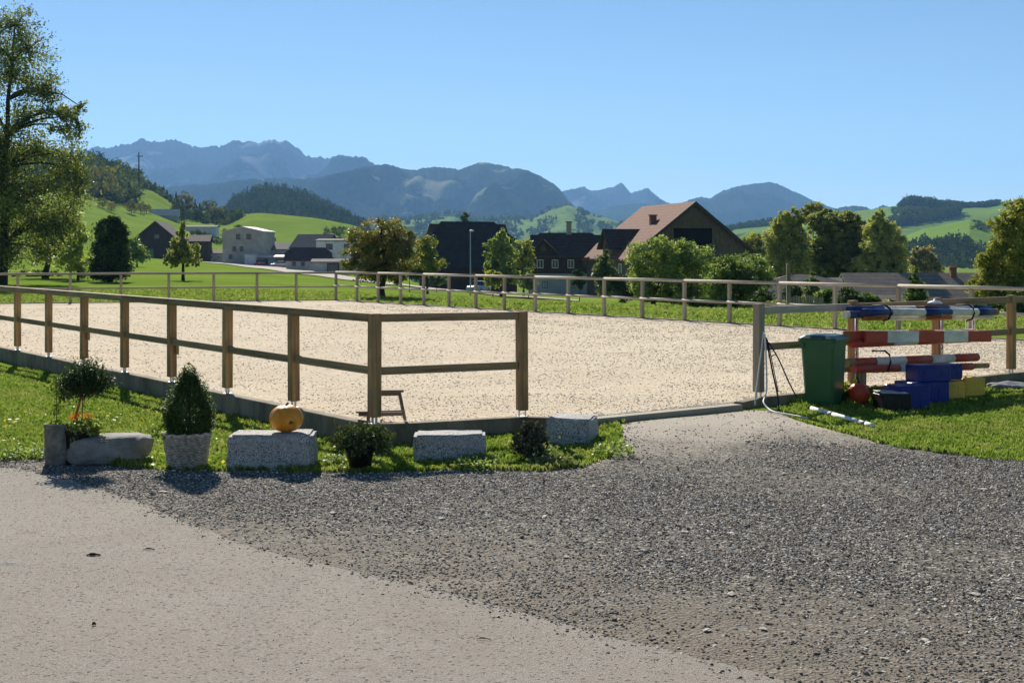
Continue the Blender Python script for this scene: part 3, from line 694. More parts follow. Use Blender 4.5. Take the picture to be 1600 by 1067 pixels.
tree('birch_tree', 'upright light green tree right of the lamp post', 784, 160, 0, [(783,372,13,14),(774,388,18,18),(795,388,18,20),(782,410,24,20),(795,428,20,14),(770,420,14,14)], L_PALE, 260, 64, .13, .2, seed=11, tint=(-.1,.8), hang=.35)
tree('birch_tree', 'smaller yellowish tree between the lamp post and the chalet', 818, 175, 0, [(818,392,13,16),(824,410,13,16),(812,418,12,12)], L_YEL, 70, 50, .19, .14, seed=12, tint=(-.1,.5))
tree('spruce_tree', 'dark conical tip rising behind the black farmhouse roof', 727, 300, 0, [(727,334,3,6),(727,344,7,8),(727,360,10,12),(727,380,14,16)], L_DARK, 60, 50, .3, .2, seed=13, limbs=False, tint=(.2,.9))
tree('larch_tree', 'thin grey-green conifer in front of the brick red barn roof', 944, 92, 0, [(945,398,6,8),(944,412,11,12),(945,430,15,14),(944,448,17,14)], L_GREY, 90, 50, .10, .10, seed=14, tint=(.0,.6))
tree('apple_tree', 'broad round apple tree with pale green leaves in front of the red roofed barn', 1021, 58, -.1, [(1045,384,34,16),(1012,402,30,24),(1072,400,34,24),(1045,420,44,30),(1000,430,22,24),(1085,432,28,26),(1040,455,40,20),(1075,462,28,18),(1012,455,20,18)], L_APPLE, 560, 54, .052, .11, seed=15, tint=(.1,1), csize=.3)
tree('apple_tree', 'second spreading apple tree between the barn and the cypress', 1150, 66, -.2, [(1130,416,26,16),(1162,420,32,22),(1128,438,32,22),(1172,440,30,26),(1190,425,16,20),(1150,465,40,20),(1115,455,20,18)], L_APPLE, 430, 54, .06, .13, seed=16, tint=(-.2,.8), csize=.3)
tree('cypress_tree', 'narrow dark cypress left of the big willows', 1200, 150, 0, [(1201,374,3,9),(1201,390,4,11),(1200,410,5,14),(1200,435,7,14),(1200,460,7,12)], L_DARK, 60, 60, .14, .12, seed=17, limbs=False, tint=(-.1,.4), shell=.3)
tree('autumn_hedge', 'orange tinged bushes behind the barn roof and the cypress', 1178, 210, 0, [(1158,380,14,10),(1180,378,18,12),(1210,385,12,12),(1172,398,22,14)], L_YEL, 80, 46, .26, .12, seed=18, cat='bush', limbs=False, tint=(-.2,.6))
tree('willow_tree', 'yellow-green drooping willow, leftmost of the big tree group', 1238, 140, 0, [(1234,342,22,16),(1222,364,24,22),(1212,392,16,24),(1250,375,18,20),(1220,400,16,22),(1240,405,24,24),(1248,430,22,18),(1215,425,12,16)], L_WILL, 760, 74, .105, .26, seed=19, tint=(.2,1), hang=.5)
tree('ash_tree', 'big dark rounded tree filling the middle of the tree group', 1312, 150, 0, [(1288,346,26,18),(1322,346,30,18),(1342,368,20,26),(1290,378,28,24),(1322,388,30,26),(1280,408,26,24),(1310,420,34,22),(1336,410,18,24),(1290,436,26,12),(1330,436,22,12)], L_WILL, 1500, 90, .11, .35, seed=20, tint=(-.2,.75), hang=.25)
tree('birch_tree', 'thin wispy yellowish birch showing above the dark tree group', 1266, 158, 0, [(1258,328,12,8),(1274,326,12,9),(1262,342,14,8),(1250,338,6,6),(1300,336,16,6)], L_YEL, 130, 30, .11, .14, seed=21, tint=(-.1,.6))
tree('willow_tree', 'tall pale willow tapering to a narrow top behind the long grey roof', 1378, 145, 0, [(1374,336,9,9),(1372,345,15,12),(1368,356,20,16),(1388,360,20,18),(1366,382,24,20),(1394,386,24,22),(1364,408,27,20),(1398,412,27,20),(1378,430,40,14)], L_PWIL, 900, 80, .09, .22, seed=22, tint=(.5,1.25), hang=.4)
tree('oak_tree', 'low brownish tree behind the long grey roof', 1440, 260, 0, [(1432,400,12,10),(1450,398,14,12),(1438,416,20,14),(1460,418,14,12)], simple and L_AUT, 90, 50, .3, .25, seed=23, tint=(.2,.9))
tree('hornbeam_tree', 'bright yellow-green tree at the right edge of the picture', 1578, 72, 0, [(1590,330,24,18),(1570,352,22,18),(1605,360,30,24),(1560,385,20,22),(1590,395,34,26),(1548,415,22,22),(1580,430,40,26),(1540,445,24,18),(1610,430,34,34),(1560,462,44,18),(1620,465,30,20)], L_YEL, 900, 50, .065, .24, seed=24, tint=(-.15,1.0), csize=.3)
tree('spruce_tree', 'small bright green spruce in front of the long grey roof', 1430, 62, 0, [(1431,424,3,7),(1430,436,7,8),(1431,449,12,9),(1430,463,17,10),(1432,476,20,9)], L_GREEN, 120, 40, .06, .06, seed=25, limbs=False, tint=(-.2,.8))
tree('spruce_tree', 'small grey-green spruce before the hipped grey roof', 1268, 60, 0, [(1269,428,3,6),(1268,440,8,7),(1269,452,12,9),(1268,466,17,9)], L_GREY, 100, 40, .06, .06, seed=26, limbs=False, tint=(-.1,.6))
for i, (p, y, rx, ry, Y, lab, mt) in enumerate([
    (1328,470,24,20,56,'dark leafy bush behind the coloured jump poles, left part of the hedge', L_DARK),
    (1240,462,18,22,64,'grey-green bush behind the far fence below the hipped roof', L_GREY),
    (1290,465,16,18,58,'round dark bush right of the grey-green spruce', L_GREEN),
    (1190,470,20,16,60,'low dark bush at the foot of the cypress', L_DARK),
    (1100,478,20,12,56,'low bush between the two apple trees', L_GREEN),
    (1215,480,18,12,58,'yellow-green bush behind the picket fence', L_WILL),
    (1500,485,22,10,54,'low dark bush behind the right end of the poles', L_DARK),
    (1395,478,16,10,56,'small pale bush left of the bright green spruce', L_WILL),
    (682,438,20,9,150,'low pale green shrub left of the farmhouse door', L_GREY),
    (770,436,14,14,150,'yellowish bush right of the lamp post', L_YEL),
    (826,440,12,14,150,'bush at the left corner of the chalet', L_GREY),
    (905,438,11,16,120,'dark bush before the right end of the chalet', L_DARK),
    (975,455,22,22,90,'dark bush between the larch and the apple tree', L_DARK),
    (640,425,16,14,120,'dark bush beneath the yellow-brown tree', L_DARK),
    (1548,480,26,14,54,'bush under the yellow tree at the right edge', L_GREEN),
    (60,430,34,9,120,'pale shrubbery under the pear tree', L_PALE),
    (1360,474,18,14,60,'dark green bush before the plank walled annex', L_GREEN),
    (1470,480,20,9,56,'low brownish bush right of the bright green spruce', L_AUT),
    (1590,484,20,14,52,'dark hedge bush at the right edge of the picture', L_DARK)]):
    tree('bush', lab, p, Y, 0, [(p-rx*.3,y,rx*.7,ry*.9),(p+rx*.35,y+ry*.1,rx*.65,ry*.8),(p,y-ry*.3,rx*.5,ry*.6)], mt, 50, 46, .0011*Y, .05, seed=40+i, cat='bush', limbs=False, tint=(-.1,.8), csize=.4)
# single trees on the left hillside
HT = [(158,258,'round','thin brownish tree on the hillside beside the pear tree',1.2,700), (168,262,'fir','dark fir, leftmost of the hillside firs',0,880),(178,262,'fir','dark fir left of the electricity pole, second from the left',0,890),
 (186,266,'fir','tall dark fir in the middle of the hillside fir row',0,890),(197,268,'fir','dark fir on the ridge just left of the electricity pole',0,900),(206,276,'fir','lower dark fir below the electricity pole',0,880),
 (160,292,'round','broad olive tree in the hillside wood, left part',.5,720),(176,294,'round','grey-green round tree in the hillside wood',.6,720),(194,297,'round','large pale round tree on the upper meadow edge',.8,720),
 (205,313,'round','bright green round tree at the foot of the hillside wood',1.1,660),(220,316,'round','light green tree above the stone slope',1.1,680),(229,322,'round','small light green tree right of its taller neighbour above the slope',1.0,690),
 (160,315,'round','small round bush on the sloping meadow',.9,640),(174,319,'round','small orange-tinged bush on the sloping meadow',1.4,630),
 (240,294,'fir','dark fir standing left in the group on the upper strip',0,960),(256,290,'fir','slim dark fir with a thin tip on the ridge',0,960),(247,298,'round','dark round tree between the two ridge firs',.1,950),
 (275,300,'fir','slim fir left of the brown broadleaf tree above the long roof',.1,760),(288,302,'round','tall brown broadleaf tree above the long roof',1.0,780),(283,322,'round','dark bush below the brown broadleaf tree',.1,720),
 (305,312,'fir','wide dark fir behind the long roof',.1,760),(312,318,'fir','dark fir right of the wide fir behind the long roof',.1,765),(326,312,'round','small green tree on the ridge right of the firs',.5,800),
 (335,322,'round','yellowish tree in the row above the grey mill',.9,770),(343,326,'round','green tree in the row above the grey mill',.4,775),(351,324,'round','tall brown tree in the row above the grey mill',.8,780),(362,328,'fir','small fir at the right end of the row above the mill',.2,780),(374,331,'round','last low tree of the row above the mill',.5,770)]
for i, (p, ytop, k, lab, ti, Y) in enumerate(HT):
    x, y, z = at(p, Y); h = max(5.0, (CAMH-(ytop-HY)*Y/F_PX)-z+.5); r = h*(.26 if k == 'fir' else .42); h = min(h, 17)
    rs = np.random.RandomState(90+i); c = crown_quads(k, h, r, 420, rs); m = {True: WOODW, False: WOODM}[ti > .75]
    v, f, t = leaf_quads(c, 2.3*r/math.sqrt(420)*1.5, rs, np.clip((ti if ti < .75 else ti-.6)+rs.rand(420)*.35-.1, 0, 1))
    root = empty('fir_tree' if k == 'fir' else 'hillside_tree', (x, y, z-.4), label=lab, cat='tree')
    link('crown', np_mesh('crown', v, f, attr=t), m, root)
    bm = bmesh.new(); add_tube(bm, [(0,0,0),(0,0,h*.6)], [h*.03, h*.012], 5); link('trunk', bm_mesh('trunk', bm), DBARK, root)
# ---------------- buildings ----------------
def m_boards(name, c1, c2, ax=0, step=5.0, rough=.9):
    n = NB(name); v = n.coord('obj'); sx = n.n('ShaderNodeSeparateXYZ', i_Vector=v)
    w = n.math('FRACT', n.math('MULTIPLY', n.math('ADD', sx.outputs[0], sx.outputs[1]) if ax == 0 else sx.outputs[2], step))
    f = n.noise(n.coord('obj', (3,3,.4)), 3, 5)
    c = n.ramp(f, [(.3, c2), (.7, c1)]); c = n.mix(n.ramp(w, [(0, .6), (.1, 0.0)]), c, tuple(x*.3 for x in c2))
    n.col(c); n.b.inputs['Roughness'].default_value = rough; n.b.inputs['Specular IOR Level'].default_value = .1; n.bump(w, .4, .02); return n.m
def m_tiles(name, c1, c2, step=2.6, ax=2):
    n = NB(name); v = n.coord('obj'); sx = n.n('ShaderNodeSeparateXYZ', i_Vector=v)
    w = n.math('FRACT', n.math('MULTIPLY', sx.outputs[2], step)); f = n.noise(v, 1.3, 6, .7); g = n.noise(v, 9, 3, .7)
    c = n.ramp(f, [(.3, c2), (.7, c1)]); c = n.mix(n.ramp(g, [(.35, .5), (.6, 0.0)]), c, c2)
    c = n.mix(n.ramp(w, [(0, .75), (.22, 0.0)]), c, tuple(x*.35 for x in c2))
    n.col(c); n.b.inputs['Roughness'].default_value = .85; n.b.inputs['Specular IOR Level'].default_value = .12; n.bump(n.math('ADD', w, n.math('MULTIPLY', g, .4)), .7, .05); return n.m
def m_plaster(name, c): return simple(name, c, tuple(x*.72 for x in c), .7, .9, .2, .01, spec=.1)
GLASS = NB('window_glass').col((.03,.035,.045)).m; GLASS.node_tree.nodes['Principled BSDF'].inputs['Roughness'].default_value = .08; GLASS.node_tree.nodes['Principled BSDF'].inputs['Specular IOR Level'].default_value = .6
WFRAME = simple('white_window_frame', (.75,.75,.72), (.62,.62,.6), 5, .6, 0)
DKBOARD = m_boards('dark_brown_boards', (.085,.052,.032), (.035,.022,.015)); BARNB = m_boards('grey_brown_boards', (.20,.15,.105), (.085,.06,.04), step=4)
BLKROOF = m_tiles('black_tiles', (.055,.050,.050), (.022,.020,.021)); REDROOF = m_tiles('weathered_red_tiles', (.23,.095,.055), (.12,.052,.033), 2.2)
GREYROOF = m_tiles('grey_brown_tiles', (.32,.265,.215), (.18,.15,.12), 3); DKROOF = m_tiles('dark_brown_tiles', (.10,.07,.058), (.045,.033,.028))
PL_WHITE = m_plaster('white_plaster', (.72,.71,.68)); PL_GREY = m_plaster('grey_render', (.42,.39,.34)); PL_LOW = m_plaster('stained_white_plaster', (.50,.49,.45))
TRIM = simple('dark_trim', (.07,.05,.035), (.04,.03,.02), 3, .8, .1); BRICK = simple('chimney_brick', (.26,.11,.07), (.14,.06,.045), 9, .9, .4)
SLATE = m_tiles('slate_roof', (.16,.155,.15), (.09,.088,.085), 4); LIGHTROOF = simple('pale_sheet_roof', (.62,.56,.52), (.45,.4,.38), 1, .6, .1)
def house(name, label, cat, px, Y, rot, w, d, wh, rh, wall, roof, ridge='x', over=.6, wins=(), zoff=0, hip=0, thick=.22, base_h=0, base_mat=None, parent=None, loc=None, aL=None, aR=None, eL=None, eR=None, trim=None, lo=-1.5):
    """ridge='x': ridge along local x. w along x, d along y; local -y looks to the camera. origin at the front left? centre of plan"""
    if parent is None:
        X, Yy, Z = at(px, Y); root = empty(name, (X, Yy, Z+zoff), math.radians(rot), label=label, cat=cat)
    else: root = parent
    O = Vector(loc or (0,0,0)); hw, hd = w/2, d/2
    L, Wd = (w, d) if ridge == 'x' else (d, w)        # ridge length, span
    aL = aL or Wd/2; aR = aR or Wd/2; eL = wh if eL is None else eL; eR = wh if eR is None else eR
    top = wh+rh
    def cv(u, s, z): return Vector((u, s, z))+O if ridge == 'x' else Vector((s, u, z))+O    # u along the ridge, s across (- = front / left)
    bm = bmesh.new()
    poly_prism(bm, [(-aL,lo),(aR,lo),(aR,eR),(0,top-.05),(-aL,eL)], -L/2, L/2, lambda s, z, u: cv(u, s, z))
    wo = link('wall', bm_mesh('wall', bm), wall, root)
    if base_h:
        bm = bmesh.new(); e = .04; lo = cv(-L/2-e, -aL-e, -1.5); hi = cv(L/2+e, aR+e, base_h)
        add_box(bm, tuple(min(a,b) for a,b in zip(lo,hi)), tuple(max(a,b) for a,b in zip(lo,hi))); link('base_wall', bm_mesh('base', bm), base_mat or PL_LOW, root)
    sl = (top-eL)/aL; sr = (top-eR)/aR
    for side, a, e, s_ in ((-1, aL, eL, sl), (1, aR, eR, sr)):
        bm = bmesh.new(); n = math.sqrt(1+s_*s_); uo = L/2+over; low = (side*(a+over), e-over*s_)
        hp = hip*a
        def pt(u, s, z): return bm.verts.new(cv(u, s, z))
        q = [(-uo, low[0], low[1]), (uo, low[0], low[1]), (uo-hp, 0, top), (-uo+hp, 0, top)]
        if hip: # half hip: gable cut in the upper part
            hm = .6; q = [(-uo,low[0],low[1]),(uo,low[0],low[1]),(uo, low[0]*(1-hm), low[1]+(top-low[1])*hm),(uo-hp,0,top),(-uo+hp,0,top),(-uo, low[0]*(1-hm), low[1]+(top-low[1])*hm)]
        b = [pt(*p) for p in q]; t = [pt(p[0], p[1], p[2]+thick*n) for p in q]
        bm.faces.new(b[::-1]); bm.faces.new(t); k = len(q)
        for i in range(k): bm.faces.new((b[i], b[(i+1)%k], t[(i+1)%k], t[i]))
        bmesh.ops.recalc_face_normals(bm, faces=bm.faces); link('roof', bm_mesh('roof', bm), roof, root)
    if hip:
        for sgn in (-1, 1):
            uo = L/2+over; a1 = (aL+over)*.40; zz = eL-over*sl+(top-eL+over*sl)*.6; bm = bmesh.new()
            vs = [bm.verts.new(cv(sgn*(uo+.05), -a1, zz+thick)), bm.verts.new(cv(sgn*(uo+.05), a1, zz+thick)), bm.verts.new(cv(sgn*(uo-hip*aL), 0, top+thick*1.3))]
            v2 = [bm.verts.new(v.co-Vector((0,0,.25))) for v in vs]; bm.faces.new(vs); bm.faces.new(v2[::-1])
            for i in range(3): bm.faces.new((vs[i], vs[(i+1)%3], v2[(i+1)%3], v2[i]))
            bmesh.ops.recalc_face_normals(bm, faces=bm.faces); link('roof_hip', bm_mesh('hip', bm), roof, root)
    if trim:
        for sgn in (-1, 1):
            for side, a, e, s_ in ((-1, aL, eL, sl), (1, aR, eR, sr)):
                bm = bmesh.new(); pts = [(side*(a+over), e-over*s_), (0, top)]; u0 = sgn*(L/2+over+.02); u1 = u0+sgn*.08; h = .32
                vs = [cv(u, s, z+dz) for u in (u0, u1) for (s, z) in pts for dz in (-h*.6, h*.9)]; V = [bm.verts.new(v) for v in vs]
                for f in ((0,1,3,2),(4,6,7,5),(0,2,6,4),(1,5,7,3),(0,4,5,1),(2,3,7,6)): bm.faces.new([V[i] for i in f])
                bmesh.ops.recalc_face_normals(bm, faces=bm.faces); link('barge_board', bm_mesh('barge', bm), trim, root)
    for wdw in wins: window(root, O, w, d, aL, aR, ridge, *wdw)
    return root
def window(root, O, w, d, aL, aR, ridge, face, u, z, ww, hh, kind='white', mull=True):
    """face f/b/l/r; u along the face, z centre height"""
    xr = (-aL, aR) if ridge == 'y' else (-w/2, w/2); yr = (-aL, aR) if ridge == 'x' else (-d/2, d/2)
    M = {'f': (O.x+u, O.y+yr[0], 0), 'l': (O.x+xr[0], O.y-u, -math.pi/2), 'r': (O.x+xr[1], O.y+u, math.pi/2)}[face]
    mat = WFRAME if kind == 'white' else TRIM; fw = .09*max(ww, .8)
    bm = bmesh.new()
    for lo, hi in (((-ww/2,-.07,-hh/2),(-ww/2+fw,.02,hh/2)), ((ww/2-fw,-.07,-hh/2),(ww/2,.02,hh/2)), ((-ww/2+fw,-.07,hh/2-fw),(ww/2-fw,.02,hh/2)), ((-ww/2+fw,-.07,-hh/2),(ww/2-fw,.02,-hh/2+fw))): add_box(bm, lo, hi)
    if mull: add_box(bm, (-fw*.4,-.06,-hh/2+fw), (fw*.4,.0,hh/2-fw))
    o = link('window', bm_mesh('frame', bm), mat, root, (M[0], M[1], O.z+z), (0,0,M[2]))
    link('pane', box_me((-ww/2+fw,-.02,-hh/2+fw), (ww/2-fw,-.008,hh/2-fw)), GLASS, o)
def part_box(root, name, lo, hi, mat, bevel=0): return link(name, box_me(lo, hi, bevel), mat, root)

# dark barn on the left
b = house('barn', 'dark timber barn with a steep gable on the left meadow', 'barn', 252, 385, 4, 12.5, 17, 4.6, 5.2, DKBOARD, DKROOF, 'y', .7, wins=[('f', .3, 5.9, 1.4, 1.3, 'dark')], trim=TRIM)
link('barn_door', box_me((-3.0,-.12,0), (-.6,.1,2.9), .02), simple('green_door', (.16,.26,.09), (.11,.18,.06), 2, .7, .1), b, (0,-8.5,-.3))
house('barn_wing', 'low dark timber wing standing right of the gabled barn', 'barn', 307, 392, 6, 7.5, 9, 5.4, 1.6, DKBOARD, DKROOF, 'x', .5)
house('long_shed', 'low pale shed between the dark barn and the grey mill', 'shed', 343, 396, 3, 7.5, 5, 2.6, .9, PL_LOW, GREYROOF, 'x', .3, wins=[('f', -2, 1.6, .9, .8), ('f', .2, 1.6, .9, .8), ('f', 2.2, 1.6, .9, .8)])
# grey mill
m = house('mill', 'tall blocky grey mill building with a shallow gable roof', 'building', 389, 368, -6, 10.6, 11, 8.6, 1.15, PL_GREY, LIGHTROOF, 'y', .35,
      wins=[('f', -1.2, 7.3, 1.1, 1.4, 'dark'), ('f', 1.6, 7.3, 1.2, 1.4, 'dark'), ('f', -2.2, 4.2, .9, 1.3, 'dark'), ('f', -.3, 4.2, .9, 1.3, 'dark'), ('f', -3.2, 2.2, .9, 1.1, 'dark')])
house('mill_annex', 'lower grey annex attached right of the mill', 'building', 444, 374, -6, 8.0, 9, 4.6, 1.6, PL_GREY, SLATE, 'x', .3, wins=[('f', 1.2, 3.0, 1, 1, 'dark')])
house('workshop', 'long flat roofed blue-grey workshop behind the parked cars', 'building', 440, 360, 0, 16, 5, 2.6, .35, m_plaster('blue_grey_panels', (.22,.26,.30)), LIGHTROOF, 'x', .5, wins=[('f', -4, 1.4, 2, 1.4, 'dark'), ('f', 0, 1.4, 2, 1.4, 'dark')])
house('loading_shed', 'small white loading shed in front of the grey mill', 'shed', 392, 356, 0, 2.6, 3, 2.6, .2, PL_WHITE, LIGHTROOF, 'x', .15)
# white house group
h = house('white_house', 'white plastered house with a dark hipped gable and attic windows', 'house', 494, 345, -18, 8.5, 9, 5.6, 2.9, PL_WHITE, SLATE, 'x', .5,
      wins=[('l', 0, 6.4, .8, 1.0, 'dark'), ('l', -1.5, 3.6, .8, 1.4, 'dark'), ('l', 1.3, 3.6, .8, 1.4, 'dark'), ('f', -2.6, 4.1, .9, 1.2, 'dark'), ('f', .8, 4.1, 1, 1.2, 'dark'), ('f', 2.6, 4.1, 1, 1.2, 'dark')], trim=TRIM)
house('white_block', 'white flat roofed block with a wide window beside the white house', 'house', 530, 340, -4, 9.5, 8, 7.6, .35, PL_WHITE, SLATE, 'x', .25, wins=[('f', -1.6, 6.2, 1.6, 1.4, 'dark'), ('f', 2.6, 6.2, 1.3, 1.4, 'dark'), ('f', -1.0, 3.0, 1.2, 1.3, 'dark')])
house('cottage', 'low old cottage with a dark rounded roof below the white house', 'cottage', 482, 322, 4, 9.5, 6, 2.6, 2.4, PL_LOW, DKROOF, 'x', .5, hip=.5, wins=[('f', -3, 1.6, .8, .9, 'dark'), ('f', -1, 1.6, .8, .9, 'dark'), ('f', 3, 1.5, .8, .9, 'dark')])
house('garage', 'small pale garage with a dark open front at the road', 'garage', 518, 312, 2, 7.4, 5, 2.5, .5, PL_LOW, SLATE, 'x', .6, wins=[('f', .6, 1.2, 2.6, 2.1, 'dark', False)])
# up the hill
house('farm_shed', 'long white sided shed with a flat roof up on the left slope', 'shed', 314, 640, 0, 15, 7, 3.0, .6, PL_WHITE, SLATE, 'x', .5, zoff=-.3)
house('hill_hut', 'small grey roofed hut on the slope above the long white shed', 'hut', 258, 700, 8, 13, 6, 1.8, 2.6, PL_GREY, LIGHTROOF, 'x', .5, zoff=-.5)
house('white_barn', 'small bright roofed house half hidden behind the plum tree', 'house', 700*0+664, 300, 0, 5, 6, 6.2, 2.0, PL_WHITE, LIGHTROOF, 'y', .4)

# black farmhouse
f = house('farmhouse', 'black roofed farmhouse with half hipped ends behind the lamp post', 'farmhouse', 731, 232, 24, 13.4, 9.5, 4.6, 6.2, DKBOARD, BLKROOF, 'x', .9, hip=.62, zoff=0,
      wins=[('l', -2, 3.2, .9, 1.1), ('l', 1, 3.2, .9, 1.1), ('l', 0, 5.8, .8, 1.0, 'dark'), ('f', -4, 2.4, .9, 1.1, 'dark'), ('f', -1, 2.4, .9, 1.1, 'dark'), ('f', 2, 2.4, .9, 1.1, 'dark')])
house('x', '', '', 0, 0, 0, 2.6, 3.4, 0, 1.2, DKBOARD, REDROOF, 'y', .3, parent=f, loc=(3.6,-3.4,7.0), wins=[('f', 0, -.3, .8, .9)], thick=.12)
# chalet
c = house('chalet', 'dark shingled chalet with four white windows and a whitewashed ground floor', 'house', 884, 212, -3, 10.6, 8.5, 5.5, 3.0, DKBOARD, DKROOF, 'x', .6, hip=.5, base_h=2.7, zoff=.55, base_mat=PL_LOW,
      wins=[('f', -3.7, 4.15, .95, 1.25), ('f', -1.5, 4.15, .95, 1.25), ('f', .8, 4.15, .95, 1.25), ('f', 3.1, 4.15, .95, 1.25, 'dark'), ('f', -3, 1.1, .8, 1, 'dark'), ('f', 1, 1.1, .8, 1, 'dark')])
house('x', '', '', 0, 0, 0, 4.4, 4, 0, 2.0, DKBOARD, DKROOF, 'y', .5, parent=c, lo=-.35, loc=(-3.2,-2.4,5.6), wins=[('f', 0, .7, .8, .8, 'dark')], thick=.14)
part_box(c, 'chimney', (.1,-.4,7.6), (.85,.35,10.3), PL_GREY); part_box(c, 'chimney_cap', (.0,-.5,10.3), (.95,.45,10.45), TRIM)
part_box(c, 'porch_roof', (-6.6,-4.6,2.6), (-5.3,-.5,2.8), DKROOF)
# red roofed barn
ang = math.degrees(math.atan2(4.5, 19))
bX, bY, bZ = 24.3-.23*10.2, 190+.97*10.2, -4.2
BR = empty('timber_barn', (bX, bY, bZ), math.radians(ang*0+13.3), label='big timber barn with a brown tiled roof and an open gable loft', cat='barn')
house('x', '', '', 0, 0, 0, 16, 20.4, 6.4, 6.5, BARNB, REDROOF, 'y', .9, parent=BR, aL=8.9, aR=7.6, eL=5.9, eR=6.9, trim=TRIM, wins=[('f', -5, 3, 1, 1.2), ('l', 6, 4.2, 1.3, 1.3)])
part_box(BR, 'loft_shade_panel', (-2.9,-10.28,7.3), (2.7,-10.22,9.6), simple('loft_shadow', (.012,.010,.008), (.008,.007,.006), 2, 1, 0, spec=0))  # near-black panel on the gable, painting the shade inside the loft
for q in (-2.95, 2.75): part_box(BR, 'loft_post', (q-.12,-10.36,5.0), (q+.12,-10.2,10.2), BARNB)
part_box(BR, 'loft_beam', (-3.2,-10.40,9.62), (3.0,-10.2,9.85), BARNB); part_box(BR, 'loft_beam', (-5.6,-10.4,7.05), (5.2,-10.2,7.3), BARNB)
for i in range(22):
    u = -2.9+i*.27; h = 12.55-abs(u)*.82
    if h > 10: link('gable_board', box_me((u-.115,-10.33,9.9), (u+.115,-10.23,h), 0), BARNB, BR)
house('x', '', '', 0, 0, 0, 7.5, 4.2, 0, 2.0, BARNB, DKROOF, 'x', .7, parent=BR, loc=(-5.6,-1.5,7.4), wins=[('l', 0, -.2, 1.2, 1.1, 'dark')], thick=.15)
part_box(BR, 'chimney', (-3.9,-4.2,8.0), (-3.1,-3.4,11.4), BRICK); part_box(BR, 'chimney_cap', (-4.0,-4.3,11.4), (-3.0,-3.3,11.55), BRICK)
# long grey roofs at the right
PBW = m_boards('pale_wall_boards', (.42,.36,.28), (.27,.23,.18), 2, 4)
g = house('farm_building', 'long low building with a grey-brown tiled roof and a red brick chimney', 'building', 1424, 138, 2, 12.6, 9.4, 2.8, 2.3, PBW, GREYROOF, 'x', .6, zoff=-1.5, wins=[('f', -2.5, 1.7, 1.2, .9), ('f', 2.2, 1.7, 1.2, .9), ('f', 4.6, 1.7, 1.0, .9)])
part_box(g, 'gutter', (-6.9,-5.42,2.42), (6.9,-5.30,2.52), SLATE)
part_box(g, 'chimney', (3.6,-.9,4.2), (4.15,-.35,5.85), BRICK); part_box(g, 'chimney_cap', (3.5,-1.0,5.85), (4.25,-.25,5.97), simple('red_cap', (.45,.1,.07), (.35,.08,.06), 3, .7, 0))
house('outbuilding', 'low hipped outbuilding with a pale grey roof left of the long roof', 'building', 1254, 128, -4, 7.0, 7, 2.3, 1.7, PBW, GREYROOF, 'x', .5, zoff=-.75, hip=.9)
house('annex', 'plank walled annex behind the coloured poles', 'shed', 1372, 122, 0, 4.4, 4, 1.9, .8, m_boards('pale_boards', (.33,.29,.24), (.2,.17,.14), 2, 4), GREYROOF, 'x', .3, zoff=-1.3)
# picket fence
pk = empty('picket_fence', at(1256, 52), 0, label='short weathered picket fence behind the far rails on the right', cat='fence')
for i in range(14): link('picket', box_me((-.03,-.012,0), (.03,.012,.62+R.uniform(-.04,.04)), .004), WGZ, pk, (-.55+i*.095, R.uniform(-.01,.01), 0))
link('rail', box_me((-.62,.014,.3), (.8,.04,.36)), WGX, pk)
post = link('concrete_post', box_me((-.07,-.07,-.2), (.07,.07,1.75), .01), CONC, None, at(1232, 50), label='lone square grey post standing behind the far fence on the right', cat='post')

# road in the valley
RB_ = np.array([(306,370,404),(330,325,402),(355,292,396),(385,265,374),(430,238,360),(475,220,338),(520,208,300),(560,198,262),(600,192,240),(640,188,220),(700,182,198),(760,168,182),(830,155,167),(905,148,157)], float)
pxs = np.linspace(306, 905, 220); ya = np.interp(pxs, RB_[:,0], RB_[:,1])+3*fbm(pxs*.05, pxs*0, 2); yb = np.interp(pxs, RB_[:,0], RB_[:,2]); vs = []
for j in np.linspace(0, 1, 24):
    y = ya*(1-j)+yb*j; x = (pxs-CX)/F_PX*y; vs.append(np.stack([x, y, H(x, y)+.12], 1))
vs = np.array(vs); a = (np.arange(23)[:,None]*220+np.arange(219)[None,:]).ravel()
link('valley_road', np_mesh('road', vs.reshape(-1,3), np.stack([a, a+220, a+221, a+1], 1), smooth=True), simple('pale_road', (.46,.41,.35), (.36,.32,.27), .4, .9, .1, kind='pos', spec=.05), kind='structure')
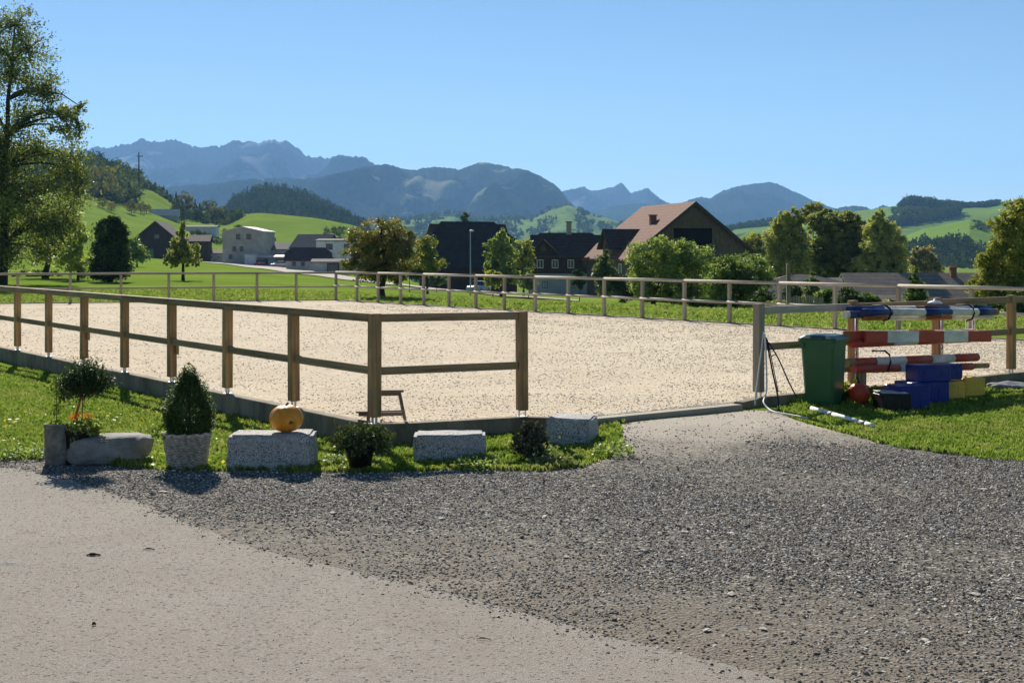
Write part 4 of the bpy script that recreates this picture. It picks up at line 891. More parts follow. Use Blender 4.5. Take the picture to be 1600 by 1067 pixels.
# cars
def car(label, px, Y, rot, col, zoff=0, L=4.2, Wd=1.75, Hh=1.45):
    X, Yy, Z = at(px, Y); r = empty('parked_car', (X, Yy, Z+.13+zoff), math.radians(rot), label=label, cat='car')
    paint = simple('car_paint', col, tuple(x*.85 for x in col), 2, .3, 0, spec=.5); dark = simple('car_black', (.02,.02,.022), (.015,.015,.016), 3, .6, 0)
    prof = [(-L/2,.3),(-L/2+.02,.72),(-L/2+.25,.82),(-L*.20,.92),(L*.45,.95),(L/2,.78),(L/2,.3)]
    bm = bmesh.new(); poly_prism(bm, prof, -Wd/2, Wd/2, lambda u, v, w: Vector((u, w, v))); bmesh.ops.bevel(bm, geom=bm.edges[:], offset=.06, segments=2, affect='EDGES'); link('body', bm_mesh('body', bm, True), paint, r)
    cp = [(-L*.22,.90),(-L*.08,Hh-.05),(L*.02,Hh),(L*.25,Hh-.03),(L*.42,.93)]
    bm = bmesh.new(); poly_prism(bm, cp, -Wd/2+.12, Wd/2-.12, lambda u, v, w: Vector((u, w, v))); link('cabin', bm_mesh('cabin', bm), GLASS, r)
    bm = bmesh.new(); add_box(bm, (-L*.06,-Wd/2+.16,Hh-.05), (L*.27,Wd/2-.16,Hh+.015), bevel=.02); link('roof', bm_mesh('croof', bm), paint, r)
    for sx in (-L*.31, L*.30):
        for sy in (-1, 1):
            bm = bmesh.new(); add_tube(bm, [(sx, sy*(Wd/2-.2), .31), (sx, sy*(Wd/2+.01), .31)], .31, 14); wl = link('wheel', bm_mesh('wheel', bm), dark, r)
            bm = bmesh.new(); add_tube(bm, [(sx, sy*(Wd/2-.02), .31), (sx, sy*(Wd/2+.02), .31)], .18, 10); link('rim', bm_mesh('rim', bm), METAL, wl)
    for sy in (-1, 1):
        link('headlight', box_me((-L/2-.01,-.16,-.07), (-L/2+.06,.16,.07), .01), WFRAME, r, (0, sy*(Wd/2-.3), .66))
    return r
car('red car driving on the pale road near the grey mill', 406, 352, 82, (.55,.03,.04))
car('silver car parked in front of the long workshop', 436, 350, 20, (.5,.52,.54))
car('silver-grey car parked right of the first silver one', 462, 344, 30, (.42,.44,.46))
car('dark car parked at the far right of the mill yard', 478, 340, 25, (.03,.035,.05))
car('pale blue car parked beside the black farmhouse', 748, 176, 70, (.30,.45,.55))
# lamp post, pylon
lp = empty('street_lamp', at(735, 140), 0, label='tall grey street lamp in front of the black farmhouse', cat='street lamp')
GP = simple('lamp_grey', (.36,.40,.42), (.30,.33,.35), 4, .5, 0)
hl = CAMH-(362-HY)*140/F_PX-at(735,140)[2]
bm = bmesh.new(); add_tube(bm, [(0,0,-.3),(0,0,1.2),(0,0,hl)], [.085,.075,.045], 10); link('pole', bm_mesh('pole', bm), GP, lp)
bm = bmesh.new(); add_tube(bm, [(0,0,hl-.05),(.1,0,hl+.06),(.25,0,hl+.08)], .03, 8); link('arm', bm_mesh('arm', bm), GP, lp)
bm = bmesh.new(); add_lathe(bm, [(.02,.13),(.16,.10),(.24,.03),(.20,-.03),(.05,-.05)], 14); link('lamp_head', bm_mesh('lamp', bm, True), simple('lamp_white', (.7,.7,.7), (.6,.6,.6), 3, .4, 0), lp, (.12,0,hl+.06))
y_ = 820; X, Yy, Z = at(217, y_); ht = CAMH-(238-HY)*y_/F_PX-Z
py_ = empty('electricity_pole', (X, Yy, Z), .2, label='slim electricity pole with a short crossbar on the wooded ridge', cat='pole')
bm = bmesh.new(); add_tube(bm, [(0,0,-2),(0,0,ht)], [.5,.32], 8); link('pole', bm_mesh('pole', bm), DBARK, py_)
bm = bmesh.new(); add_box(bm, (-.3,-.12,ht-2.6), (2.3,.12,ht-2.2)); add_box(bm, (-1.0,-.12,ht-2.6), (-.3,.12,ht-2.2)); link('crossbar', bm_mesh('bar', bm), DBARK, py_)
for u in (-.8, 2.1): 
    bm = bmesh.new(); add_lathe(bm, [(.1,0),(.2,.15),(.1,.5)], 8, c=(u,0,ht-2.2)); link('insulator', bm_mesh('ins', bm), TRIM, py_)
# ---------------- foreground things ----------------
def rough_block(name, label, cat, c, w, d, h, rz, mat, seed, taper=(0,0), rnd=.02, lean=0):
    bm = bmesh.new(); bmesh.ops.create_cube(bm, size=1)
    bmesh.ops.bevel(bm, geom=bm.edges[:], offset=.045, segments=2, affect='EDGES')
    bmesh.ops.subdivide_edges(bm, edges=bm.edges[:], cuts=3, use_grid_fill=True)
    bmesh.ops.subdivide_edges(bm, edges=[e for e in bm.edges if e.calc_length() > .08], cuts=2, use_grid_fill=True)
    rs = np.random.RandomState(seed)
    for v in bm.verts:
        x, y, z = v.co; t = z+.5
        x = x*w*(1-taper[0]*t)+lean*t*w; y = y*d*(1-taper[1]*t)
        n1 = float(fbm(x*7+seed, y*7+z*5, 4)); n2 = float(fbm(x*9+z*8+3, y*9-z*6+seed, 4)); n3 = float(fbm(x*4+seed*2, y*5+z*3, 3))
        v.co = (x+n1*rnd*1.4, y+n2*rnd*1.4, z*h+n3*rnd*1.3)
    me = bm_mesh(name, bm, False)
    o = link(name, me, mat, None, (c[0], c[1], c[2]+h/2), (0,0,rz), label=label, cat=cat); return o
def gz(x, y): return H1(x, y)
y0 = 14.25
rough_block('granite_block', 'grey granite block carrying the pumpkin', 'stone block', (-2.43, 14.42, -.02), .87, .48, .39, .04, GRAN, 3, (.03,.02), .012)
rough_block('granite_block', 'grey granite block between the potted shrub and the dry bush', 'stone block', (xpx(703,14.85), 14.85, -.02), .75, .46, .33, .02, GRAN, 8, (.01,.02), .010)
rough_block('granite_block', 'grey granite block turned cornerwise at the end of the row near the gateway', 'stone block', (xpx(894,15.85), 15.85, gz(xpx(894,15.85),15.85)-.03), .50, .52, .31, -.28, GRAN, 12, (.03,.02), .012)
# long rounded boulder
bm = bmesh.new(); bmesh.ops.create_icosphere(bm, subdivisions=5, radius=1)
for v in bm.verts:
    x, y, z = v.co; f = lambda a, p: math.copysign(abs(a)**p, a)
    x, y, z = f(x,.55), f(y,.6), f(z,.5); x *= .43; y *= .24; z *= .155
    if x > 0: z = z if z > 0 else z*(1-.0*x); x = x*(1+.12*(z/.155)*(x/.43))
    z += .02*(x/.43)
    n = float(fbm(x*6+3, z*9+y*4, 4)); v.co = (x*(1+.05*n), y*(1+.10*n)+.02*float(fbm(x*14, z*16, 3)), z+.016*n)
BOUL = m_concrete('boulder_stone', (.36,.345,.31), (.19,.18,.155), False, 5)
link('boulder', bm_mesh('boulder', bm, False), BOUL, None, (xpx(171,14.75), 14.75, .15), (0,0,.03), label='long rounded pale boulder lying between the planter and the wicker basket', cat='boulder')
# pumpkin
pk_ = empty('pumpkin', (xpx(447,14.4), 14.42, .375), .3, label='big orange pumpkin sitting on the granite block', cat='pumpkin')
bm = bmesh.new(); prof = []
for i in range(25):
    a = -math.pi/2+math.pi*i/24; r = .172*max(math.cos(a), .02)**.80; z = .136+.136*math.sin(a)*(1 if a < 1.2 else 1)-(.018 if i > 22 else 0); prof.append((r, z))
add_lathe(bm, prof, 60, fn=lambda t, z: 1-.05*abs(math.cos(t*6))**6*1.0+.012*math.sin(t*2))
n = NB('pumpkin_skin'); v = n.coord('obj'); a = n.noise(v, 14, 4); b_ = n.noise(v, 7, 3)
c = n.ramp(a, [(.3, (.66,.22,.012)), (.7, (.86,.36,.03))]); c = n.mix(n.ramp(b_, [(.62, 0.0), (.74, .3)]), c, (.75,.42,.08)); n.col(c); n.b.inputs['Roughness'].default_value = .38; n.bump(a, .15, .004)
link('skin', bm_mesh('skin', bm, True), n.m, pk_)
bm = bmesh.new(); add_tube(bm, [(0,0,.25),(.005,0,.275),(.02,.005,.292)], [.02,.014,.016], 7); link('stem', bm_mesh('stem', bm), simple('stem', (.22,.19,.08), (.12,.1,.05), 9, .8, .2), pk_)
bm = bmesh.new(); s_ = -1.35+.0
for dx_, dz_, w_, h_ in ((0,0,.012,.028),(.016,.004,.012,.024),(.034,-.004,.012,.020),(.008,-.014,.02,.008),(-.02,.0,.008,.010)):
    add_box(bm, (dx_-w_/2,-.002,dz_-h_/2), (dx_+w_/2,.002,dz_+h_/2))
sc_ = link('scar', bm_mesh('scar', bm), simple('scar', (.10,.08,.03), (.06,.05,.02), 9, .8, 0), pk_, (.045,-.160,.115), (0,0,0)); sc_.rotation_euler = (.0,0,-.0)
pk_.rotation_euler = (0,0,0.05)

# plants
def needles(name, centres, mat, size, rs, tint, parent, aspect=3.2, up=.3):
    v, f, t = leaf_quads(centres, size, rs, tint, up=up, aspect=aspect); return link(name, np_mesh(name, v, f, attr=t), mat, parent)
def blob_pts(rs, n, c, r, sh=.55, lump=.2):
    d = rs.normal(size=(n,3)); d /= np.linalg.norm(d, axis=1)[:,None]; q = (sh+(1-sh)*rs.rand(n)**.6)*(1+lump*np.sin(d[:,0]*7+c[0]*9)*np.cos(d[:,2]*6)); return np.array(c)+d*np.array(r)*q[:,None]
def sprays(rs, n, c, r, L, k=14):
    """short leafy shoots starting inside a crown and pointing out; returns points along them"""
    P_ = []; d = rs.normal(size=(n,3)); d[:,2] += .25; d /= np.linalg.norm(d, axis=1)[:,None]
    s = np.array(c)+d*np.array(r)*.72; dd = d+rs.normal(size=(n,3))*.25; dd[:,2] += .25
    for i in range(k): P_.append(s+dd*L*(i/k)*(.6+.8*rs.rand(n))[:,None]+rs.normal(size=(n,3))*L*.05*(1-.6*i/k))
    return np.concatenate(P_)
# basket with thuja
bs = empty('wicker_basket', (xpx(291,14.35), 14.38, -.01), .1, label='whitewashed wicker basket planter holding the conical thuja', cat='basket')
WICK = simple('wicker', (.68,.62,.52), (.26,.22,.17), 26, .85, .4); DSOIL = simple('soil', (.04,.03,.022), (.02,.015,.01), 20, 1, .5)
bm = bmesh.new(); nst = 44; h_ = .375
add_lathe(bm, [(.175,0),(.232,h_),(.215,h_),(.165,.02)], 44); link('liner', bm_mesh('liner', bm), simple('basket_liner', (.09,.075,.055), (.05,.04,.03), 9, .9, .2), bs)
for row in range(22):
    z = .012+row*h_/22; r = .178+.056*z/h_; bm = bmesh.new(); pts = []
    for k in range(nst*2+1):
        t = 2*math.pi*k/(nst*2); rr = r+(.008 if (k//2+row) % 2 else -.004); pts.append((rr*math.cos(t), rr*math.sin(t), z+.002*math.sin(k*1.7+row)))
    add_tube(bm, pts, .0078, 5, cap=False); link('wicker_strand', bm_mesh('strand', bm), WICK, bs)
bm = bmesh.new(); pts = [((.238+.006*math.sin(k*.9))*math.cos(2*math.pi*k/60), (.238+.006*math.sin(k*.9))*math.sin(2*math.pi*k/60), h_+.006*math.sin(k*1.3)) for k in range(61)]; add_tube(bm, pts, .015, 6, cap=False); link('rim', bm_mesh('rim', bm), WICK, bs)
bm = bmesh.new(); add_lathe(bm, [(.01,h_-.03),(.21,h_-.032),(.205,h_-.05)], 20); link('soil', bm_mesh('soil', bm), DSOIL, bs)
rs = np.random.RandomState(31); th = empty('thuja', (bs.location[0]+.02, bs.location[1], h_-.04), label='dense dark green cone shaped thuja growing in the wicker basket', cat='shrub')
def cone_env(u): return np.interp(u, [0,.12,.35,.6,.8,.92,1], [.18,.225,.228,.172,.10,.04,.0])
n_ = 3300; u = rs.rand(n_)**1.15; a = rs.rand(n_)*2*np.pi; rr = cone_env(u)*(.62+.42*rs.rand(n_))*(1+.10*np.sin(a*5+u*9)); base = np.stack([rr*np.cos(a), rr*np.sin(a), u*.60], 1)
out = np.stack([np.cos(a)*.5, np.sin(a)*.5, np.ones(n_)*1.1], 1); C = np.concatenate([base+out*(.075*k/9)*(.5+rs.rand(n_))[:,None]+rs.normal(size=(n_,3))*.007 for k in range(10)])
L_TH = leafmat('thuja_sprays', (.13,.21,.045), (.02,.045,.012), .3)
needles('foliage', C, L_TH, .009, rs, np.repeat(rs.rand(n_), 1).tolist()*10 if False else np.tile(rs.rand(n_), 10), th, 2.6, 1.5)
t_ = np.stack([rs.normal(size=60)*.02, rs.normal(size=60)*.02, np.linspace(.5,.74,60)], 1); needles('tip', t_, L_TH, .014, rs, rs.rand(60), th, 3, 2)
bm = bmesh.new(); add_tube(bm, [(0,0,0),(0,0,.55)], [.025,.006], 6); link('stem', bm_mesh('stem', bm), DBARK, th)
c = sprays(rs, 26, (-.25,-.08,.02), (.08,.08,.07), .10, 8); vv = needles('weed', c, L_GREEN, .024, rs, np.clip(rs.rand(len(c))+.3,0,1), None, 1.6); vv.location = (bs.location[0]+.03, bs.location[1], .36); tag(vv, 'loose bright weed leaning over the left rim of the wicker basket', 'plant'); vv.name = 'rim_plant'
# standard topiary in a pot
tx, ty = xpx(88,14.62), 14.62
pot = empty('stone_planter', (tx, ty, -.01), 0, label='mottled pale stone planter at the left end of the row', cat='planter')
PLM = m_concrete('planter_stone', (.34,.32,.27), (.10,.095,.08), False, 9)
bm = bmesh.new(); add_lathe(bm, [(.105,0),(.12,.10),(.118,.40),(.126,.41),(.126,.445),(.105,.445),(.10,.40)], 28); link('bowl', bm_mesh('bowl', bm, True), PLM, pot)
bm = bmesh.new(); add_lathe(bm, [(.01,.405),(.1,.405),(.1,.39)], 20); link('soil', bm_mesh('soil', bm), DSOIL, pot)
vine = empty('climber', (tx+.0, ty, .40), label='spindly climber on a thin stake rising from the pale stone planter', cat='plant')
bm = bmesh.new(); add_tube(bm, [(0,0,-.05),(.003,0,.3),(-.005,0,.46)], [.005,.004,.003], 5); link('stem', bm_mesh('stem', bm), DBARK, vine)
c = np.concatenate([np.stack([rs.normal(size=46)*.034, rs.normal(size=46)*.03, .17+rs.normal(size=46)*.035], 1), np.stack([rs.normal(size=60)*.05-.03, rs.normal(size=60)*.04, .40+rs.normal(size=60)*.05], 1), blob_pts(rs, 170, (0,0,.02), (.13,.10,.05))]); needles('leaves', c, L_GREEN, .026, rs, rs.rand(len(c)), vine, 1.5)
bx_ = xpx(124,14.75); bk = empty('dark_tub', (bx_, 14.72, -.01), label='dark plastic tub half hidden behind the boulder, holding the topiary', cat='tub')
bm = bmesh.new(); add_lathe(bm, [(.13,0),(.17,.34),(.18,.35),(.18,.37),(.155,.37),(.15,.3)], 26); link('bowl', bm_mesh('bowl', bm, True), simple('dark_plastic', (.025,.025,.025), (.015,.015,.015), 4, .5, .05), bk)
bm = bmesh.new(); add_lathe(bm, [(.01,.34),(.155,.34),(.15,.32)], 20); link('soil', bm_mesh('soil', bm), DSOIL, bk)
tp_ = empty('topiary', (bx_, 14.74, .34), label='small standard conifer with a shaggy round head on a leaning reddish stem', cat='shrub')
RB = simple('red_bark', (.42,.17,.07), (.24,.09,.04), 12, .8, .3)
bm = bmesh.new(); add_tube(bm, [(-.07,0,-.03),(-.045,0,.12),(-.005,0,.26),(.03,0,.40)], [.017,.015,.013,.012], 8); link('stem', bm_mesh('stem', bm), RB, tp_)
bm = bmesh.new(); add_tube(bm, [(.015,.02,0),(.03,.02,.2),(.03,.02,.42)], .006, 6); link('stake', bm_mesh('stake', bm), RB, tp_)
rs = np.random.RandomState(33); hc = (.055,0,.49)
P_ = [sprays(rs, 420, (.055,0,.49), (.22,.19,.12), .105, 12), sprays(rs, 130, (-.10,0,.45), (.12,.1,.10), .09, 10), sprays(rs, 150, (.20,0,.50), (.12,.1,.10), .10, 10), sprays(rs, 60, (.06,0,.62), (.06,.06,.05), .13, 12), sprays(rs, 40, (-.17,0,.36), (.06,.05,.06), .07, 8), blob_pts(rs, 2200, hc, (.20,.18,.12), .2)]
C = np.concatenate(P_); L_PI = leafmat('topiary_needles', (.11,.17,.045), (.018,.035,.012), .3)
needles('foliage', C, L_PI, .0105, rs, np.clip(rs.rand(len(C))*.8, 0, 1), tp_, 3.2, 1)
fl = empty('flower_clump', (bx_+.03, 14.68, .36), label='clump of orange flowers and pale leaves round the topiary stem', cat='flowers')
c = np.concatenate([blob_pts(rs, 700, (.02,0,.03), (.19,.15,.10)), sprays(rs, 40, (.09,-.05,-.02), (.13,.1,.1), .10, 8)]); needles('leaves', c, L_PALE, .022, rs, rs.rand(len(c))**1.5, fl, 2.4)
ORF = leafmat('orange_petals', (.85,.30,.04), (.6,.16,.02), .3); c = blob_pts(rs, 150, (.0,0,.14), (.13,.10,.035)); needles('petals', c, ORF, .016, rs, rs.rand(150), fl, 1.3)
# dark pot with trailing shrub
dx0 = xpx(562,14.2); dp = empty('dark_pot', (dx0, 14.25, -.02), label='black plant pot in the grass between the two granite blocks', cat='pot')
bm = bmesh.new(); add_lathe(bm, [(.10,0),(.135,.22),(.15,.225),(.15,.26),(.13,.26),(.125,.2)], 26); link('bowl', bm_mesh('bowl', bm, True), simple('black_plastic', (.018,.018,.018), (.012,.012,.012), 4, .5, .05), dp)
ts_ = empty('potted_shrub', (dx0, 14.25, .22), label='spreading small leaved shrub trailing over the black pot', cat='shrub')
rs = np.random.RandomState(35); L_BOX = leafmat('small_waxy_leaves', (.20,.25,.075), (.03,.05,.018), .25, rough=.3)
bm = bmesh.new(); C = []
for i in range(120):
    a = rs.rand()*2*math.pi; L = .14+.17*rs.rand(); up = .05+.16*rs.rand(); pts = []
    for k in range(9):
        t = k/8; pts.append((math.cos(a)*L*t*1.05, math.sin(a)*L*t*.8, .02+up*math.sin(t*2.0)*1.15-.16*t*t*(1-up*3.2)))
    add_tube(bm, [pts[0], pts[3], pts[6], pts[8]], .0022, 4, cap=False)
    for p in pts[2:]: C.append(np.array(p)+rs.normal(size=(7,3))*.014)
for i in range(10):
    a = rs.normal()*.08; L = .24+.08*rs.rand(); 
    for k in range(8): C.append(np.array((a+a*k*.12, rs.normal()*.01, .02+L*k/8))+rs.normal(size=(5,3))*.01)
for s in (-1,1):
    for i in range(7):
        for k in range(8): C.append(np.array((s*(.12+.03*k), rs.normal()*.05, .05+.012*k*(1 if s > 0 else .6)+rs.normal()*.006))+rs.normal(size=(5,3))*.012)
link('twigs', bm_mesh('twigs', bm), DBARK, ts_); C = np.concatenate(C); needles('leaves', C, L_BOX, .0185, rs, rs.rand(len(C))**1.4, ts_, 1.5)
# dry dark bush and low ground cover by the last block
wx, wy = xpx(829,14.75), 14.75; wz = gz(wx, wy)
db = empty('dry_bush', (wx, wy, wz), label='dark half withered roundish bush left of the last granite block', cat='bush')
L_DRY = leafmat('dry_curled_leaves', (.24,.23,.13), (.035,.035,.022), .15, rough=.45); bm = bmesh.new(); C = []
for i in range(150):
    d = rs.normal(size=3); d[2] = abs(d[2])*1.3+.1; d /= np.linalg.norm(d); e = np.array((d[0]*.20, d[1]*.16, .05+d[2]*.33)); m_ = e*.5+rs.normal(size=3)*.02
    add_tube(bm, [(0,0,0), tuple(m_), tuple(e)], [.004,.003,.0015], 4, cap=False)
    for k in range(9): C.append((m_+(e-m_)*(k/8)) + rs.normal(size=(6,3))*.014)
link('twigs', bm_mesh('twigs', bm), DBARK, db); C = np.concatenate(C); needles('leaves', C, L_DRY, .02, rs, rs.rand(len(C))**2, db, 1.4)
gx_, gy_ = xpx(865,14.3), 14.35
gc = tag(needles('low_plant', np.concatenate([sprays(rs, 190, (0,0,.0), (.32,.13,.04), .07, 9), sprays(rs, 20, (-.02,0,.05), (.04,.04,.04), .14, 9)]), L_GREY, .018, rs, rs.rand(190*9+180), None, 2.2), 'low grey-green ground cover in front of the last granite block', 'plant'); gc.location = (gx_, gy_, gz(gx_, gy_))

# stool
stx, sty = xpx(601,16.45), 16.42; st = empty('stool', (stx, sty, .262), .12, label='small worn wooden step stool standing behind the corner post of the fence', cat='stool')
WST = wood('stool_wood', (.27,.20,.14), (.12,.09,.06), 0)
link('seat', box_me((-.18,-.13,.325), (.22,.13,.352), .006), WST, st)
for x0, x1, yy in ((-.13,-.19,-.10),(.17,.235,-.10),(-.13,-.19,.10),(.17,.235,.10)):
    bm = bmesh.new(); vs = [bm.verts.new(p) for p in [(x1-.018,yy-.018,0),(x1+.018,yy-.018,0),(x1+.018,yy+.018,0),(x1-.018,yy+.018,0),(x0-.018,yy-.018,.324),(x0+.018,yy-.018,.324),(x0+.018,yy+.018,.324),(x0-.018,yy+.018,.324)]]
    for f in ((0,3,2,1),(4,5,6,7),(0,1,5,4),(1,2,6,5),(2,3,7,6),(3,0,4,7)): bm.faces.new([vs[i] for i in f])
    link('leg', bm_mesh('leg', bm), WST, st)
for yy in (-.118, .082): link('brace', box_me((-.30 if yy < 0 else -.17,yy,.055), (.205,yy+.03,.095), .003), WST, st)
link('step', box_me((-.33,-.16,.095), (-.10,.12,.115), .004), WST, st)
link('apron', box_me((-.125,-.112,.285), (.165,-.092,.3235), .002), WST, st)

# wheelie bin
binx, biny = xpx(1290,19.05), 19.15; bz = gz(binx, biny)-.01
BG = simple('green_bin_plastic', (.028,.125,.045), (.022,.10,.038), 2.5, .42, .05, spec=.45); BLK = simple('black_rubber', (.02,.02,.02), (.012,.012,.012), 6, .7, .1)
bn = empty('wheelie_bin', (binx, biny, bz), math.radians(-33), label='dark green wheelie bin with a closed lid standing by the gate fence', cat='bin')
def frust(bm, rings):
    rr = [[bm.verts.new(p) for p in r] for r in rings]; n = len(rr[0])
    for i in range(len(rr)-1):
        for k in range(n): bm.faces.new((rr[i][k], rr[i][(k+1)%n], rr[i+1][(k+1)%n], rr[i+1][k]))
    bm.faces.new(rr[0][::-1]); bm.faces.new(rr[-1])
def rect(x0, x1, y0, y1, z, c=.03): return [(x0+c,y0,z),(x1-c,y0,z),(x1,y0+c,z),(x1,y1-c,z),(x1-c,y1,z),(x0+c,y1,z),(x0,y1-c,z),(x0,y0+c,z)]
bm = bmesh.new(); frust(bm, [rect(-.185,.185,-.18,.20,0), rect(-.20,.20,-.20,.215,.1), rect(-.23,.23,-.265,.24,.80), rect(-.235,.235,-.27,.245,.88)]); link('body', bm_mesh('body', bm), BG, bn)
bm = bmesh.new(); frust(bm, [rect(-.262,.262,-.295,.262,.88,.04), rect(-.266,.266,-.30,.266,.915,.04)]); link('rim', bm_mesh('rim', bm), BG, bn)
bm = bmesh.new(); frust(bm, [rect(-.268,.268,-.305,.27,.9155,.05), rect(-.262,.262,-.30,.27,.935,.05), rect(-.215,.215,-.25,.24,.972,.06), rect(-.15,.15,-.17,.19,.982,.06)]); lid = link('lid', bm_mesh('lid', bm), simple('dark_green_lid', (.02,.075,.05), (.016,.06,.04), 3, .3, .03, spec=.5), bn)
link('lid_grip', box_me((-.09,-.335,.925), (.09,-.298,.945), .006), BG, lid)
bm = bmesh.new(); add_tube(bm, [(-.2,.33,.93),(.2,.33,.93)], .016, 8); link('handle', bm_mesh('handle', bm), BG, bn)
for s in (-1,1): link('handle_arm', box_me((s*.18-.02,.25,.90), (s*.18+.02,.34,.945), .005), BG, bn)
for s in (-1,1):
    bm = bmesh.new(); add_tube(bm, [(s*.205,.225,.095),(s*.255,.225,.095)], .10, 18); w_ = link('wheel', bm_mesh('wheel', bm), BLK, bn)
    bm = bmesh.new(); add_tube(bm, [(s*.25,.225,.095),(s*.262,.225,.095)], .05, 12); link('hub', bm_mesh('hub', bm), simple('hub', (.10,.06,.05), (.06,.04,.03), 5, .7, 0), w_)
for s in (-1,1): link('lifting_lug', box_me((s*.20-.03,-.295,.80), (s*.20+.03,-.268,.875), .004), BG, bn)

# jump poles on brackets
def scuffed(name, c1, c2, chip, rough=.5, thr=.64, sc=5):
    n = NB(name); v = n.coord('obj', (1.0,3,3)); a = n.noise(v, sc, 6, .7); b = n.noise(v, sc*2.3, 7, .75, .5)
    c = n.ramp(a, [(.3, c2), (.68, c1)]); c = n.mix(n.ramp(b, [(thr, 0.0), (thr+.03, .85)]), c, chip)
    c = n.mix(n.ramp(n.noise(n.coord('pos'), 2.5, 4), [(.5, 0.0), (.72, .35)]), c, (.20,.15,.10))
    n.col(c); n.b.inputs['Roughness'].default_value = rough; n.bump(b, .25, .004); return n.m
WHT = scuffed('worn_white_paint', (.88,.82,.72), (.68,.62,.53), (.32,.25,.16)); RED = scuffed('worn_red_paint', (.58,.075,.04), (.40,.05,.03), (.34,.20,.12))
BLU = scuffed('dark_blue_paint', (.015,.035,.16), (.012,.025,.11), (.16,.15,.15), .4, .68); RAW = simple('bare_pole_wood', (.36,.25,.13), (.22,.14,.07), 8, .8, .2); ORW = simple('orange_stained_wood', (.42,.16,.05), (.28,.09,.03), 8, .7, .2)
def banded(name, label, a, b, r, bands, box=None):
    """bands: list of (fraction end, material); each painted band is a part of the pole"""
    a = Vector(a); b = Vector(b); L = (b-a).length; root = empty(name, a, label=label, cat='jump pole' if not box else 'jump plank')
    d = (b-a).normalized(); root.rotation_euler = (0, -math.asin(d.z), math.atan2(d.y, d.x)); x = 0
    for e, m in bands:
        e = e*L
        if box: me = box_me((x, -box[0]/2, -box[1]/2), (e, box[0]/2, box[1]/2), .005)
        else:
            bm = bmesh.new(); n = max(2, int((e-x)/.25)); add_tube(bm, [(x+(e-x)*i/n, 0, 0) for i in range(n+1)], r, 14); me = bm_mesh('band', bm)
        link('painted_band', me, m, root); x = e
    return root
nrm = np.array([dN[1], -dN[0]])       # towards the camera side of the fence
def onf(px, off, z):
    p = px_on(px, PG+nrm*off, dN); return (float(p[0]), float(p[1]), z)
def zat(px, off, py): p = px_on(px, PG+nrm*off, dN); return CAMH-(py-HY)*p[1]/F_PX
def pole(label, p0, y0_, p1, y1_, off, r, bands, box=None, name='jump_pole'):
    return banded(name, label, onf(p0, off, zat(p0, off, y0_)), onf(p1, off, zat(p1, off, y1_)), r, bands, box)
pole('blue and white jump pole, front one of the top tier', 1348, 488.5, 1557, 487.5, .40, .054, [(.19,BLU),(.43,WHT),(.63,BLU),(.84,WHT),(.97,BLU),(1,RAW)])
pole('blue and white jump pole with a pale end, lower left of the top tier', 1320, 492, 1540, 490, .26, .052, [(.02,WHT),(.16,BLU),(.36,WHT),(.55,BLU),(.77,WHT),(1,BLU)])
pole('blue and white jump pole at the back of the top tier', 1326, 484, 1546, 481.5, .13, .050, [(.22,BLU),(.44,WHT),(.50,ORW),(.68,BLU),(.86,WHT),(1,BLU)])
pole('orange and white pole under the front blue one', 1349, 496.5, 1548, 495, .30, .042, [(.17,ORW),(.45,WHT),(.66,ORW),(1,WHT)])
pole('long red and white jump plank, right part of the middle tier', 1352, 526.5, 1548, 525.5, .42, .05, [(.16,RED),(.40,WHT),(.60,RED),(.80,WHT),(1,RED)], (.035,.165), 'jump_plank')
pole('short red and white plank with a pale wooden end, left of the middle tier', 1318, 527, 1520, 523, .30, .05, [(.05,ORW),(.22,RED),(.48,WHT),(.68,RED),(1,WHT)], (.035,.17), 'jump_plank')
pole('round red and white pole lying under the middle planks', 1330, 538, 1516, 530, .34, .05, [(.32,RED),(.52,WHT),(.74,RED),(1,WHT)])
pole('upper red and white pole of the bottom tier', 1322, 567, 1526, 558, .30, .062, [(.05,RAW),(.20,RED),(.42,WHT),(.62,RED),(.80,WHT),(1,RED)])
pole('lower red and white pole of the bottom tier', 1334, 577, 1518, 572.5, .42, .055, [(.36,RED),(.52,WHT),(.70,RED),(.88,WHT),(1,RED)])
pole('bare wooden pole poking out right of the bottom tier', 1316, 577, 1543, 571, .20, .042, [(.12,RAW),(1,RAW)])
rk = empty('pole_rack', onf(1400, .2, 0), 0, label='grey steel uprights with arms carrying the coloured jump poles', cat='rack'); rk.location = (0,0,0)
for p_ in (1338, 1472):
    x, y, _ = onf(p_, .10, 0); bm = bmesh.new(); add_tube(bm, [(x,y,.15),(x,y,1.36)], .021, 8); link('upright', bm_mesh('upright', bm), METAL, rk)
    for zz in (1.255, .80, .545):
        bm = bmesh.new(); q0 = onf(p_, .10, zz); q1 = onf(p_, .50, zz); add_tube(bm, [q0, q1, (q1[0], q1[1], zz+.07)], .014, 6); link('arm', bm_mesh('arm', bm), METAL, rk)
x, y, _ = onf(1347, .16, 0); link('support_post', box_me((x-.05,y-.05,.1), (x+.05,y+.05,.62), .005), WGZ, rk)
for i, (p_, off, z0, z1, lab) in enumerate(((1391,.47,1.24,1.44,'black strap round the left end of the blue poles'),(1521,.47,1.18,1.40,'black strap with a pale buckle round the right end of the blue poles'),(1390,.49,.52,.80,'black strap hanging round the bottom tier of poles'))):
    x, y, _ = onf(p_, off, 0); bm = bmesh.new(); ang = angN; pts = [(x-.30*nrm[0], y-.30*nrm[1], z1+.0), (x-.08*nrm[0], y-.08*nrm[1], z1+.012), (x, y, z1-.04), (x+.012, y-.008, (z0+z1)/2), (x-.02, y, z0+.02), (x-.12*nrm[0], y-.12*nrm[1], z0-.01)]
    add_tube(bm, pts, .014, 6); tag(link('strap', bm_mesh('strap', bm), BLK), lab, 'strap')
x, y, _ = onf(1516, .12, 0)
